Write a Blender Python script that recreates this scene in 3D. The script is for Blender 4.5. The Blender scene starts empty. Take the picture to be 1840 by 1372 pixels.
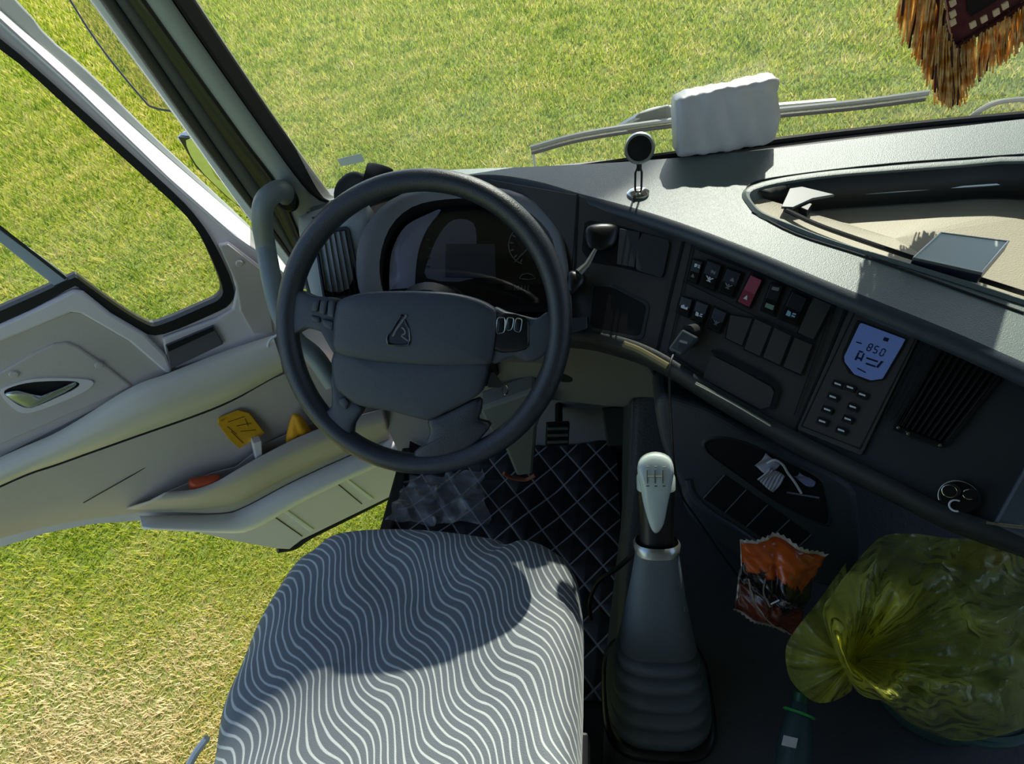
import bpy, bmesh, math, random
import numpy as np
from mathutils import Vector, Matrix
from mathutils.geometry import tessellate_polygon
random.seed(7); RNG = np.random.default_rng(7)
PI = math.pi
SC = bpy.context.scene
COL = SC.collection

# ------------------------------------------------------------------ camera
FPX = 1000.0
def _basis(nadir=(1125., 1690.), yaw=13.):
    n = np.array([nadir[0]-920, -(nadir[1]-686), -FPX]); n /= np.linalg.norm(n)
    up = -n; fz = np.array([0, 0, -1.])
    f0 = fz-up*fz.dot(up); f0 /= np.linalg.norm(f0)
    a = math.radians(yaw); r0 = np.cross(f0, up)
    Y = f0*math.cos(a)+r0*math.sin(a); X = np.cross(Y, up)
    return np.array([X, Y, up])
RM = _basis()
CAM = np.array([0, 0, 1.31])
cam = bpy.data.objects.new('camera', bpy.data.cameras.new('camera')); COL.objects.link(cam)
cam.data.sensor_width = 36; cam.data.lens = FPX/1840*36
cam.data.clip_start = .02; cam.data.clip_end = 400
M4 = Matrix.Identity(4)
for i in range(3):
    for j in range(3): M4[i][j] = RM[i][j]
    M4[i][3] = CAM[i]
cam.matrix_world = M4
SC.camera = cam
# ------------------------------------------------------------------ world, sun, exposure
SUNV = np.array([.29, 1.12, 1.0]); SUNV = SUNV/np.linalg.norm(SUNV)    # towards the sun
wd = bpy.data.worlds.new('sky'); SC.world = wd; wd.use_nodes = True
nt = wd.node_tree; bg = nt.nodes['Background']
sky = nt.nodes.new('ShaderNodeTexSky'); sky.sky_type = 'NISHITA'; sky.sun_disc = False
sky.sun_elevation = math.asin(SUNV[2]); sky.sun_rotation = math.atan2(SUNV[0], SUNV[1])
sky.air_density = 1.0; sky.dust_density = 1.0
nt.links.new(sky.outputs[0], bg.inputs[0]); bg.inputs[1].default_value = .23
sl = bpy.data.lights.new('sun', 'SUN'); sl.energy = 7.0; sl.angle = .009; sl.color = (1, .96, .88)
so = bpy.data.objects.new('sun', sl); COL.objects.link(so)
so.rotation_euler = Vector(SUNV).to_track_quat('Z', 'Y').to_euler()
vs = SC.view_settings
SC.display_settings.display_device = 'sRGB'
vs.view_transform = 'Standard'; vs.look = 'None'; vs.gamma = 1; vs.exposure = .2; vs.use_curve_mapping = False
SC.cycles.use_denoising = True
SC.cycles.max_bounces = 10; SC.cycles.transparent_max_bounces = 24

# ------------------------------------------------------------------ geometry helpers
def V(*a): return np.array(a, float)
def ray(u, v): return RM @ V((u-920)/FPX, -(v-686)/FPX, -1.)
def nrm(a): a = np.asarray(a, float); return a/np.linalg.norm(a)
def P(u, v, z=None, y=None, x=None, d=None, pl=None):
    r = ray(u, v)
    if z is not None: return CAM+r*((z-CAM[2])/r[2])
    if y is not None: return CAM+r*(y/r[1])
    if x is not None: return CAM+r*(x/r[0])
    if d is not None: return CAM+r*d
    p, n = pl; return CAM+r*((p-CAM).dot(n)/r.dot(n))
def pl3(a, b, c):
    n = nrm(np.cross(b-a, c-a))
    if n.dot(CAM-a) < 0: n = -n
    return (a, n)
def off(pl, h): return (pl[0]+pl[1]*h, pl[1])

def join(*vfs):
    V_, F_ = [], []
    for v, f in vfs:
        o = len(V_); V_ += [tuple(p) for p in v]; F_ += [tuple(i+o for i in q) for q in f]
    return V_, F_
def prism(pts, vec):
    n = len(pts); pts = [V(*p) for p in pts]
    nn = sum(np.cross(pts[i]-pts[0], pts[(i+1) % n]-pts[0]) for i in range(n))
    if nn.dot(vec) > 0: pts = pts[::-1]
    v = pts+[p+vec for p in pts]
    f = [tuple(range(n)), tuple(range(2*n-1, n-1, -1))]
    f += [(i, i+n, (i+1) % n+n, (i+1) % n) for i in range(n)]
    return v, f
def box(c, s, ax=None):
    c = V(*c); ax = np.eye(3) if ax is None else np.array(ax)
    hx, hy, hz = [ax[i]*s[i]/2 for i in range(3)]
    v = [c+sx*hx+sy*hy+sz*hz for sx in (-1, 1) for sy in (-1, 1) for sz in (-1, 1)]
    return v, [(0, 1, 3, 2), (4, 6, 7, 5), (0, 4, 5, 1), (2, 3, 7, 6), (0, 2, 6, 4), (1, 5, 7, 3)]
def holed(outer, holes, vec):
    loops = [outer]+holes
    tris = tessellate_polygon([[Vector(p) for p in l] for l in loops])
    allp = [V(*p) for l in loops for p in l]; n = len(allp)
    v = allp+[p+vec for p in allp]; f = []
    for t in tris: f += [tuple(t), tuple(i+n for i in t[::-1])]
    o = 0
    for l in loops:
        m = len(l)
        f += [(o+i, o+(i+1) % m, o+(i+1) % m+n, o+i+n) for i in range(m)]
        o += m
    return v, f
def grid(rows, cu=False, cv=False):
    R, Cn = len(rows), len(rows[0]); v = [p for r in rows for p in r]; f = []
    for i in range(R if cu else R-1):
        for j in range(Cn if cv else Cn-1):
            a, b = i, (i+1) % R; c, d = j, (j+1) % Cn
            f.append((a*Cn+c, a*Cn+d, b*Cn+d, b*Cn+c))
    return v, f
def smooth_path(pts, n=8, closed=False):
    pts = [V(*p) for p in pts]; m = len(pts); out = []
    for i in range(m if closed else m-1):
        p0 = pts[(i-1) % m] if closed or i > 0 else pts[0]*2-pts[1]
        p1, p2 = pts[i], pts[(i+1) % m]
        p3 = pts[(i+2) % m] if closed or i < m-2 else pts[-1]*2-pts[-2]
        for k in range(n):
            t = k/n
            out.append(.5*((2*p1)+(p2-p0)*t+(2*p0-5*p1+4*p2-p3)*t*t+(3*p1-p0-3*p2+p3)*t**3))
    if not closed: out.append(pts[-1])
    return out
def spx(pts, n=4, closed=True):
    return [tuple(p) for p in smooth_path(pts, n, closed)]
def rpoly(pts, r=.2, n=4):          # round the corners of a polygon (fraction of the edge)
    pts = [V(*p) for p in pts]; out = []; m = len(pts)
    for i in range(m):
        a, b, c = pts[i-1], pts[i], pts[(i+1) % m]
        p, q = b+(a-b)*r, b+(c-b)*r
        for k in range(n+1):
            t = k/n; out.append(p*(1-t)**2+2*b*t*(1-t)+q*t*t)
    return out
def tube(path, r, seg=10, caps=True, closed=False, flat=None):
    path = [V(*p) for p in path]; n = len(path)
    if np.isscalar(r): r = [r]*n
    rows = []; prev = None
    for i in range(n):
        if closed: t = nrm(path[(i+1) % n]-path[i-1])
        else: t = nrm(path[min(i+1, n-1)]-path[max(i-1, 0)])
        if prev is None:
            a = V(0, 0, 1) if abs(t[2]) < .9 else V(1, 0, 0)
            u = nrm(np.cross(t, a))
        else:
            u = nrm(prev-t*prev.dot(t))
        prev = u; w = np.cross(t, u)
        rows.append([path[i]+r[i]*(math.cos(k*2*PI/seg)*u+math.sin(k*2*PI/seg)*w) for k in range(seg)])
    v, f = grid(rows, closed, True)
    if caps and not closed:
        f = list(f)+[tuple(range(seg-1, -1, -1)), tuple(range((n-1)*seg, n*seg))]
    return v, f
def lathe(prof, o, ax=(0, 0, 1), seg=28, ref=None, sx=1, sy=1):
    ax = nrm(ax); a = V(1, 0, 0) if ref is None else V(*ref)
    if abs(ax.dot(nrm(a))) > .95: a = V(0, 1, 0)
    u = nrm(a-ax*a.dot(ax)); w = np.cross(ax, u); o = V(*o)
    rows = [[o+ax*h+r*(sx*math.cos(k*2*PI/seg)*u+sy*math.sin(k*2*PI/seg)*w) for k in range(seg)] for r, h in prof]
    v, f = grid(rows, False, True); v = list(v); f = list(f)
    if prof[0][0] > 1e-6: f.append(tuple(range(seg-1, -1, -1)))
    if prof[-1][0] > 1e-6: f.append(tuple(range((len(prof)-1)*seg, len(prof)*seg)))
    return v, f
def puff(outl, n, h, side=0.01, rings=8, power=.5, noise=None, edge=.0):
    """domed pad: outline (3-D), inflated along n by h in the middle, with a side wall behind it"""
    outl = [V(*p) for p in outl]; n = nrm(n); c = sum(outl)/len(outl); rows = []
    if side: rows.append([p-n*side for p in outl])
    for i in range(rings):
        t = 1-(i/rings)**1.5
        hh = h*(max(0, 1-t**2.2))**power
        row = [c+(p-c)*t+n*hh for p in outl]
        if noise: row = [q+n*noise(q) for q in row]
        rows.append(row)
    v, f = grid(rows, False, True); v = list(v); f = list(f); m = len(outl)
    v.append(c+n*(h+(noise(c) if noise else 0))); k = len(v)-1; b = (len(rows)-1)*m
    f += [(b+i, b+(i+1) % m, k) for i in range(m)]
    if side: f.append(tuple(range(m-1, -1, -1)))
    return v, f
ORG = {}
def add(name, vf, mat, parent=None, smooth=False, bevel=0, seg=2, solid=0, sub=0, label=None, cat=None, group=None, kind=None, angle=35, org=None):
    v, f = vf; v = np.array([tuple(p) for p in v], float)
    if parent is None:
        o0 = V((v[:, 0].min()+v[:, 0].max())/2, (v[:, 1].min()+v[:, 1].max())/2, v[:, 2].min()) if org is None else V(*org)
    else: o0 = ORG[parent.name]
    me = bpy.data.meshes.new(name); me.from_pydata([tuple(p) for p in (v-o0)], [], [tuple(int(i) for i in q) for q in f]); me.update()
    bm = bmesh.new(); bm.from_mesh(me); bmesh.ops.remove_doubles(bm, verts=bm.verts, dist=1e-6)
    bmesh.ops.recalc_face_normals(bm, faces=bm.faces); bm.to_mesh(me); bm.free()
    ob = bpy.data.objects.new(name, me); COL.objects.link(ob)
    if parent is None: ob.location = o0
    else: ob.parent = parent
    ORG[ob.name] = o0
    me.materials.append(mat)
    if smooth:
        me.shade_smooth()
        if not sub and not smooth == 'all':
            m = bm = None
            try: me.set_sharp_from_angle(angle=math.radians(angle))
            except Exception: pass
    if solid:
        m = ob.modifiers.new('s', 'SOLIDIFY'); m.thickness = solid; m.offset = -1
    if bevel:
        m = ob.modifiers.new('b', 'BEVEL'); m.width = bevel; m.segments = seg; m.limit_method = 'ANGLE'; m.angle_limit = math.radians(40)
        m.harden_normals = False
    if sub:
        m = ob.modifiers.new('u', 'SUBSURF'); m.levels = sub; m.render_levels = sub
    tag(ob, label, cat, group, kind)
    return ob
def tag(ob, label=None, cat=None, group=None, kind=None):
    if label: ob['label'] = label
    if cat: ob['category'] = cat
    if group: ob['group'] = group
    if kind: ob['kind'] = kind
def empty(name, loc, label=None, cat=None, group=None, kind=None):
    o = bpy.data.objects.new(name, None); COL.objects.link(o); o.location = tuple(loc); o.empty_display_size = .05
    ORG[o.name] = V(*loc); tag(o, label, cat, group, kind); return o

# ------------------------------------------------------------------ materials
MATS = {}
def srgb(r, g, b):
    def f(c):
        c = c/255
        return c/12.92 if c <= .04045 else ((c+.055)/1.055)**2.4
    return (f(r), f(g), f(b), 1)
def mat(name, col, rough=.5, metal=0, bump=0, bscale=400, spec=.5, var=0, vscale=30, coat=0, sheen=0, emit=0, alpha=1, trans=0, ior=1.5, aniso=0, dirt=0):
    if name in MATS: return MATS[name]
    m = bpy.data.materials.new(name); m.use_nodes = True; n = m.node_tree; b = n.nodes['Principled BSDF']
    c = col if len(col) == 4 else (*col, 1)
    b.inputs['Base Color'].default_value = c; b.inputs['Roughness'].default_value = rough
    b.inputs['Metallic'].default_value = metal; b.inputs['Specular IOR Level'].default_value = spec
    b.inputs['Coat Weight'].default_value = coat; b.inputs['Sheen Weight'].default_value = sheen
    b.inputs['Alpha'].default_value = alpha; b.inputs['Transmission Weight'].default_value = trans; b.inputs['IOR'].default_value = ior
    if emit: b.inputs['Emission Color'].default_value = c; b.inputs['Emission Strength'].default_value = emit
    tc = n.nodes.new('ShaderNodeTexCoord')
    if var:
        t = n.nodes.new('ShaderNodeTexNoise'); t.inputs['Scale'].default_value = vscale; t.inputs['Detail'].default_value = 5
        n.links.new(tc.outputs['Object'], t.inputs['Vector'])
        r = n.nodes.new('ShaderNodeMapRange'); r.inputs[1].default_value = .3; r.inputs[2].default_value = .7
        r.inputs[3].default_value = 1-var; r.inputs[4].default_value = 1+var
        n.links.new(t.outputs['Fac'], r.inputs[0])
        mx = n.nodes.new('ShaderNodeVectorMath'); mx.operation = 'SCALE'; mx.inputs[0].default_value = c[:3]
        n.links.new(r.outputs[0], mx.inputs['Scale']); n.links.new(mx.outputs[0], b.inputs['Base Color'])
        r2 = n.nodes.new('ShaderNodeMapRange'); r2.inputs[3].default_value = max(0, rough-.08); r2.inputs[4].default_value = min(1, rough+.08)
        n.links.new(t.outputs['Fac'], r2.inputs[0]); n.links.new(r2.outputs[0], b.inputs['Roughness'])
    if bump:
        t = n.nodes.new('ShaderNodeTexNoise'); t.inputs['Scale'].default_value = bscale; t.inputs['Detail'].default_value = 3
        n.links.new(tc.outputs['Object'], t.inputs['Vector'])
        bp = n.nodes.new('ShaderNodeBump'); bp.inputs['Strength'].default_value = bump; bp.inputs['Distance'].default_value = .002
        n.links.new(t.outputs['Fac'], bp.inputs['Height']); n.links.new(bp.outputs[0], b.inputs['Normal'])
    MATS[name] = m; return m
def glass_sheet(name, tint=(.93, .97, .94), ior=1.5, dust=0., rough=.0, boost=1.0):
    """thin sheet: what passes straight through plus the Fresnel reflection, and a film of dust"""
    m = bpy.data.materials.new(name); m.use_nodes = True; n = m.node_tree; n.nodes.clear(); L = n.links.new
    o = n.nodes.new('ShaderNodeOutputMaterial'); tr = n.nodes.new('ShaderNodeBsdfTransparent'); tr.inputs[0].default_value = (*tint, 1)
    gl = n.nodes.new('ShaderNodeBsdfGlossy'); gl.inputs['Roughness'].default_value = rough
    fr = n.nodes.new('ShaderNodeFresnel'); fr.inputs[0].default_value = ior
    mu = n.nodes.new('ShaderNodeMath'); mu.operation = 'MULTIPLY'; mu.inputs[1].default_value = boost; mu.use_clamp = True
    geo = n.nodes.new('ShaderNodeNewGeometry')
    mx = n.nodes.new('ShaderNodeMixShader'); L(fr.outputs[0], mu.inputs[0]); L(mu.outputs[0], mx.inputs[0]); L(tr.outputs[0], mx.inputs[1]); L(gl.outputs[0], mx.inputs[2])
    last = mx
    if dust:
        df = n.nodes.new('ShaderNodeBsdfDiffuse'); df.inputs[0].default_value = (.75, .78, .72, 1)
        tl = n.nodes.new('ShaderNodeBsdfTranslucent'); tl.inputs[0].default_value = (.75, .78, .72, 1)
        ad = n.nodes.new('ShaderNodeMixShader'); L(df.outputs[0], ad.inputs[1]); L(tl.outputs[0], ad.inputs[2])
        tc = n.nodes.new('ShaderNodeTexCoord'); no = n.nodes.new('ShaderNodeTexNoise'); no.inputs['Scale'].default_value = 3; no.inputs['Detail'].default_value = 6
        L(tc.outputs['Object'], no.inputs['Vector'])
        rg = n.nodes.new('ShaderNodeMapRange'); rg.inputs[1].default_value = .3; rg.inputs[2].default_value = .8; rg.inputs[3].default_value = dust*.5; rg.inputs[4].default_value = dust*1.6
        L(no.outputs['Fac'], rg.inputs[0]); m2 = n.nodes.new('ShaderNodeMixShader'); L(rg.outputs[0], m2.inputs[0]); L(mx.outputs[0], m2.inputs[1]); L(ad.outputs[0], m2.inputs[2]); last = m2
    L(last.outputs[0], o.inputs[0]); return m

m_dash = mat('dash_plastic', srgb(44, 48, 50), .5, bump=.25, bscale=900, var=.06, vscale=6)
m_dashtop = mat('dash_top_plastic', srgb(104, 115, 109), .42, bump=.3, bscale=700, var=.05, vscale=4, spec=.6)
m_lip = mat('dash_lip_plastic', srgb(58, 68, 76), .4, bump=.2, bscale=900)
m_face = mat('fascia_plastic', srgb(64, 61, 57), .5, bump=.2, bscale=1200, var=.05, vscale=8)
m_black = mat('black_plastic', srgb(18, 19, 21), .35)
m_void = mat('matte_black', srgb(8, 8, 9), .8)
m_rubber = mat('black_rubber', srgb(16, 16, 17), .55, bump=.1, bscale=300)
m_wheel = mat('wheel_leather', srgb(44, 50, 57), .32, bump=.35, bscale=700, var=.08, vscale=20, spec=.6)
m_hub = mat('hub_plastic', srgb(66, 73, 82), .45, bump=.3, bscale=1100, var=.05, vscale=10)
m_grey = mat('grey_door_plastic', srgb(196, 188, 180), .5, bump=.2, bscale=900, var=.04, vscale=6)
m_grey2 = mat('pale_grey_plastic', srgb(226, 220, 222), .42, bump=.1, bscale=900, var=.03, vscale=6)
m_arm = mat('armrest_plastic', srgb(222, 217, 200), .33, bump=.1, bscale=900, var=.05, vscale=5)
m_pillar = mat('pillar_trim_plastic', srgb(150, 158, 152), .5, bump=.2, bscale=900)
m_pillard = mat('dark_pillar_plastic', srgb(58, 62, 62), .55, bump=.2, bscale=900)
m_paint = mat('white_paint', srgb(205, 210, 212), .25, coat=.5)
m_chrome = mat('chrome', srgb(215, 215, 210), .12, metal=1)
m_satin = mat('satin_metal', srgb(185, 190, 185), .32, metal=.9)
m_white = mat('white_mark', srgb(225, 228, 232), .5)
m_dim = mat('grey_mark', srgb(120, 124, 128), .5)
m_knee = mat('knee_panel_plastic', srgb(112, 112, 108), .5, bump=.2, bscale=900)
m_tunnel = mat('tunnel_vinyl', srgb(68, 70, 72), .55, bump=.5, bscale=260, var=.08, vscale=8)
m_boot = mat('boot_leatherette', srgb(92, 104, 108), .5, bump=.3, bscale=500, var=.06, vscale=14)
m_red = mat('red_switch_plastic', srgb(150, 62, 78), .4)

# ------------------------------------------------------------------ ground
def grass_material():
    m = bpy.data.materials.new('grass_field'); m.use_nodes = True; n = m.node_tree; b = n.nodes['Principled BSDF']; L = n.links.new
    tc = n.nodes.new('ShaderNodeTexCoord')
    def noise(s, d=4, rough=.6, st=None):
        mp = n.nodes.new('ShaderNodeMapping'); L(tc.outputs['Object'], mp.inputs[0])
        if st: mp.inputs['Scale'].default_value = st; mp.inputs['Rotation'].default_value = (0, 0, .35)
        t = n.nodes.new('ShaderNodeTexNoise'); t.inputs['Scale'].default_value = s; t.inputs['Detail'].default_value = d; t.inputs['Roughness'].default_value = rough
        L(mp.outputs[0], t.inputs['Vector']); return t.outputs['Fac']
    def ramp(fac, stops):
        r = n.nodes.new('ShaderNodeValToRGB'); L(fac, r.inputs[0]); e = r.color_ramp.elements
        while len(e) < len(stops): e.new(.5)
        for i, (p, c) in enumerate(stops): e[i].position = p; e[i].color = c
        return r.outputs[0]
    def mix(f, a, b2, mode='MIX'):
        x = n.nodes.new('ShaderNodeMix'); x.data_type = 'RGBA'; x.blend_type = mode
        if isinstance(f, float): x.inputs[0].default_value = f
        else: L(f, x.inputs[0])
        L(a, x.inputs[6]); L(b2, x.inputs[7]); return x.outputs[2]
    big = ramp(noise(.9, 5, .6, (1, 2.6, 1)), [(.3, srgb(112, 140, 44)), (.5, srgb(142, 164, 62)), (.7, srgb(168, 172, 92))])
    mid = ramp(noise(9, 6, .7), [(.3, srgb(100, 132, 38)), (.55, srgb(158, 172, 76)), (.75, srgb(196, 188, 122))])
    fine = ramp(noise(85, 6, .78), [(.32, srgb(74, 96, 26)), (.48, srgb(142, 160, 62)), (.62, srgb(190, 192, 110)), (.78, srgb(226, 220, 168))])
    c = mix(.45, big, mid); c = mix(.5, c, fine)
    # worn straw-coloured earth beside the cab
    sep = n.nodes.new('ShaderNodeSeparateXYZ'); L(tc.outputs['Object'], sep.inputs[0])
    def ell(cx, cy, r):
        v = n.nodes.new('ShaderNodeVectorMath'); v.operation = 'DISTANCE'; L(tc.outputs['Object'], v.inputs[0]); v.inputs[1].default_value = (cx, cy, 0)
        mr = n.nodes.new('ShaderNodeMapRange'); mr.inputs[1].default_value = r*.35; mr.inputs[2].default_value = r; mr.inputs[3].default_value = 1; mr.inputs[4].default_value = 0
        L(v.outputs['Value'], mr.inputs[0]); return mr.outputs[0]
    e = ell(-2.35, -.15, 1.0)
    ns = noise(4, 6, .7); ad = n.nodes.new('ShaderNodeMath'); ad.operation = 'MULTIPLY_ADD'; L(ns, ad.inputs[0]); ad.inputs[1].default_value = 1.6; ad.inputs[2].default_value = -.85
    su = n.nodes.new('ShaderNodeMath'); su.operation = 'ADD'; su.use_clamp = True; L(ad.outputs[0], su.inputs[0]); L(e, su.inputs[1])
    mu = n.nodes.new('ShaderNodeMath'); mu.operation = 'MULTIPLY'; mu.use_clamp = True; L(su.outputs[0], mu.inputs[0]); L(e, mu.inputs[1])
    straw = ramp(noise(60, 6, .75), [(.3, srgb(104, 84, 52)), (.5, srgb(168, 142, 96)), (.7, srgb(214, 192, 150))])
    c = mix(mu.outputs[0], c, straw)
    # a yellowish strip out beyond the mirror
    e2 = ell(-7.5, 8.2, 5.2); k = n.nodes.new('ShaderNodeMath'); k.operation = 'MULTIPLY'; L(e2, k.inputs[0]); k.inputs[1].default_value = .55
    yl = ramp(noise(7, 6, .7), [(.3, srgb(150, 142, 40)), (.6, srgb(205, 196, 96))])
    c = mix(k.outputs[0], c, yl)
    L(c, b.inputs['Base Color']); b.inputs['Roughness'].default_value = .85; b.inputs['Specular IOR Level'].default_value = .15
    bp = n.nodes.new('ShaderNodeBump'); bp.inputs['Strength'].default_value = 1; bp.inputs['Distance'].default_value = .03
    L(noise(70, 6, .75), bp.inputs['Height']); L(bp.outputs[0], b.inputs['Normal'])
    return m
GZ = -1.3
add('ground', ([(-90, -40, GZ), (60, -40, GZ), (60, 90, GZ), (-90, 90, GZ)], [(0, 1, 2, 3)]), grass_material(), kind='structure', org=(0, 0, GZ), label='sunlit grass field around the truck')

def blades(n=760000):
    r = np.exp(RNG.uniform(math.log(1.25), math.log(60), n)); az = RNG.uniform(math.radians(-112), math.radians(52), n)
    x = r*np.sin(az); y = r*np.cos(az)
    ok = ~((x > -.78) & (y < 1.3)) & (y > -1.6); x, y, r = x[ok], y[ok], r[ok]; m = len(x)
    k = np.maximum(1, r/2.2); h = RNG.uniform(.012, .036, m)*k**.75; w = RNG.uniform(.0016, .0034, m)*k
    th = RNG.uniform(0, 2*PI, m); le = RNG.uniform(.2, 1.1, m)*h; ph = th+RNG.normal(0, .6, m)+PI/2
    base = np.stack([x, y, np.full(m, .0)], 1); sd = np.stack([np.cos(th)*w, np.sin(th)*w, 0*w], 1)
    tip = base+np.stack([np.cos(ph)*le, np.sin(ph)*le, h], 1)
    v = np.stack([base-sd, base+sd, tip], 1).reshape(-1, 3).astype(np.float32)
    me = bpy.data.meshes.new('grass'); me.vertices.add(3*m); me.vertices.foreach_set('co', v.ravel())
    me.loops.add(3*m); me.loops.foreach_set('vertex_index', np.arange(3*m, dtype=np.int32)); me.polygons.add(m)
    me.polygons.foreach_set('loop_start', np.arange(0, 3*m, 3, dtype=np.int32)); me.update()
    c = me.attributes.new('tone', 'FLOAT', 'FACE'); c.data.foreach_set('value', RNG.uniform(0, 1, m).astype(np.float32))
    ob = bpy.data.objects.new('grass', me); COL.objects.link(ob); ob.location = (0, 0, GZ); ORG['grass'] = V(0, 0, GZ)
    mt_ = bpy.data.materials.new('grass_blade'); mt_.use_nodes = True; nn = mt_.node_tree; nn.nodes.clear(); L = nn.links.new
    o = nn.nodes.new('ShaderNodeOutputMaterial'); at = nn.nodes.new('ShaderNodeAttribute'); at.attribute_name = 'tone'
    tc = nn.nodes.new('ShaderNodeTexCoord'); no = nn.nodes.new('ShaderNodeTexNoise'); no.inputs['Scale'].default_value = 1.6; no.inputs['Detail'].default_value = 5; no.inputs['Roughness'].default_value = .65
    L(tc.outputs['Object'], no.inputs['Vector'])
    ds = nn.nodes.new('ShaderNodeVectorMath'); ds.operation = 'DISTANCE'; ds.inputs[1].default_value = (-2.35, -.15, 0); L(tc.outputs['Object'], ds.inputs[0])
    ms = nn.nodes.new('ShaderNodeMapRange'); ms.inputs[1].default_value = .7; ms.inputs[2].default_value = 1.5; ms.inputs[3].default_value = .62; ms.inputs[4].default_value = 0; L(ds.outputs['Value'], ms.inputs[0])
    a1 = nn.nodes.new('ShaderNodeMath'); a1.operation = 'MULTIPLY_ADD'; L(at.outputs['Fac'], a1.inputs[0]); a1.inputs[1].default_value = .55; L(ms.outputs[0], a1.inputs[2])
    a2 = nn.nodes.new('ShaderNodeMath'); a2.operation = 'MULTIPLY_ADD'; L(no.outputs['Fac'], a2.inputs[0]); a2.inputs[1].default_value = 1.3; a2.inputs[2].default_value = -.42
    a3 = nn.nodes.new('ShaderNodeMath'); a3.operation = 'ADD'; L(a1.outputs[0], a3.inputs[0]); L(a2.outputs[0], a3.inputs[1])
    rr = nn.nodes.new('ShaderNodeValToRGB'); e = rr.color_ramp.elements; e.new(.5); e.new(.5); e.new(.5)
    for i, (p, cc_) in enumerate([(.08, srgb(84, 118, 20)), (.36, srgb(142, 162, 38)), (.6, srgb(186, 186, 70)), (.8, srgb(212, 194, 116)), (1, srgb(234, 216, 170))]): e[i].position = p; e[i].color = cc_
    L(a3.outputs[0], rr.inputs[0]); df_ = nn.nodes.new('ShaderNodeBsdfDiffuse'); tl_ = nn.nodes.new('ShaderNodeBsdfTranslucent'); L(rr.outputs[0], df_.inputs[0]); L(rr.outputs[0], tl_.inputs[0])
    mx_ = nn.nodes.new('ShaderNodeMixShader'); mx_.inputs[0].default_value = .45; L(df_.outputs[0], mx_.inputs[1]); L(tl_.outputs[0], mx_.inputs[2]); L(mx_.outputs[0], o.inputs[0])
    me.materials.append(mt_); tag(ob, 'short green and straw-coloured grass blades of the field', None, None, 'stuff')
blades()
# ------------------------------------------------------------------ cab shell
def struct(name, vf, m, **k): return add(name, vf, m, kind='structure', **k)
m_shell = mat('cab_lining', srgb(118, 118, 120), .75, bump=.3, bscale=500)
m_floor = mat('cab_floor_vinyl', srgb(38, 38, 40), .7, bump=.4, bscale=200)
struct('floor', box((.36, .22, -.03), (1.92, 1.68, .06)), m_floor, label='dark vinyl cab floor')
struct('ceiling', box((.3, 0, 1.93), (2.05, 1.9, .05)), m_shell)
struct('wall_rear', box((.3, -.93, .6), (2.05, .04, 2.7)), m_shell)
struct('wall_right', join(box((1.32, 0, .1), (.05, 1.9, 1.3)), box((1.32, 0, 1.78), (.05, 1.9, .3)), box((1.32, -.65, 1.19), (.05, .6, .88)), box((1.32, .87, 1.19), (.05, .16, .88))), m_shell)
struct('wall_left', box((-.7, -.62, .6), (.05, .58, 2.7)), m_shell)
# header above windscreen and firewall below it
struct('wall_front', join(box((.3, .93, 1.78), (2.05, .06, .3)), box((.35, 1.03, .285), (1.95, .05, 1.11)), box((1.27, .95, 1.2), (.08, .1, 1.0))), m_shell)

# ------------------------------------------------------------------ dash surface
ZA = .862
A_px = [(560, 378, .868), (600, 362, .866), (690, 330, .864), (800, 312, .863), (955, 304, .862), (1150, 290, .862), (1395, 266, .86), (1600, 241, .858), (1840, 213, .855), (2100, 185, .85), (2400, 150, .845)]
L_px = [(560, 392, .872), (600, 366, .874), (690, 330, .876), (760, 318, .876), (870, 309, .872), (960, 321, .868), (1040, 345, .862), (1130, 373, .852), (1230, 406, .844), (1360, 453, .836), (1500, 510, .826), (1700, 588, .812), (1840, 648, .802), (2000, 720, .79), (2200, 810, .77)]
A3 = smooth_path([P(u, v, z=z) for u, v, z in A_px], 4)
L3 = smooth_path([P(u, v, z=z) for u, v, z in L_px], 4)
def resample(pts, n):
    pts = np.array(pts); s = np.concatenate([[0], np.cumsum(np.linalg.norm(np.diff(pts, axis=0), axis=1))]); s /= s[-1]
    t = np.linspace(0, 1, n); return np.stack([np.interp(t, s, pts[:, i]) for i in range(3)], 1)
_s = np.concatenate([resample(A3, 60), resample(L3, 90), resample([(a+b)/2 for a, b in zip(resample(A3, 30), resample(L3, 30))], 30)])
def _q(x, y): return np.stack([np.ones_like(x), x, y, x*y, x*x, y*y, x**3, x*x*y], -1)
_cf = np.linalg.lstsq(_q(_s[:, 0], _s[:, 1]), _s[:, 2], rcond=None)[0]
def ztop(x, y): return float(_q(np.array(float(x)), np.array(float(y))) @ _cf)
def T(u, v, h=0):
    z = .86
    for _ in range(25):
        p = P(u, v, z=z+h); z = .5*z+.5*ztop(p[0], p[1])
    p = P(u, v, z=z+h); return p
dash = empty('dashboard', P(1200, 500, z=.6), 'wrap-around truck dashboard, pale grey top over dark switch fascia, along the windscreen', 'dashboard')
TRAY_OUT = spx([(1333, 348), (1352, 332), (1410, 318), (1500, 306), (1600, 298), (1720, 289), (1840, 281), (1990, 300), (2010, 420), (1990, 560), (1900, 562), (1840, 548), (1740, 516), (1640, 484), (1500, 442), (1420, 412), (1365, 390), (1343, 368)], 3)
TRAY_IN = spx([(1347, 349), (1362, 338), (1412, 326), (1500, 314), (1600, 306), (1720, 297), (1840, 289), (1975, 308), (1995, 420), (1975, 552), (1900, 550), (1840, 537), (1740, 505), (1640, 474), (1500, 432), (1424, 403), (1374, 382), (1355, 366)], 3)
def px_of0(p):
    c = RM.T @ (np.array(p)-CAM); return 920+FPX*c[0]/-c[2], 686-FPX*c[1]/-c[2]
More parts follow.
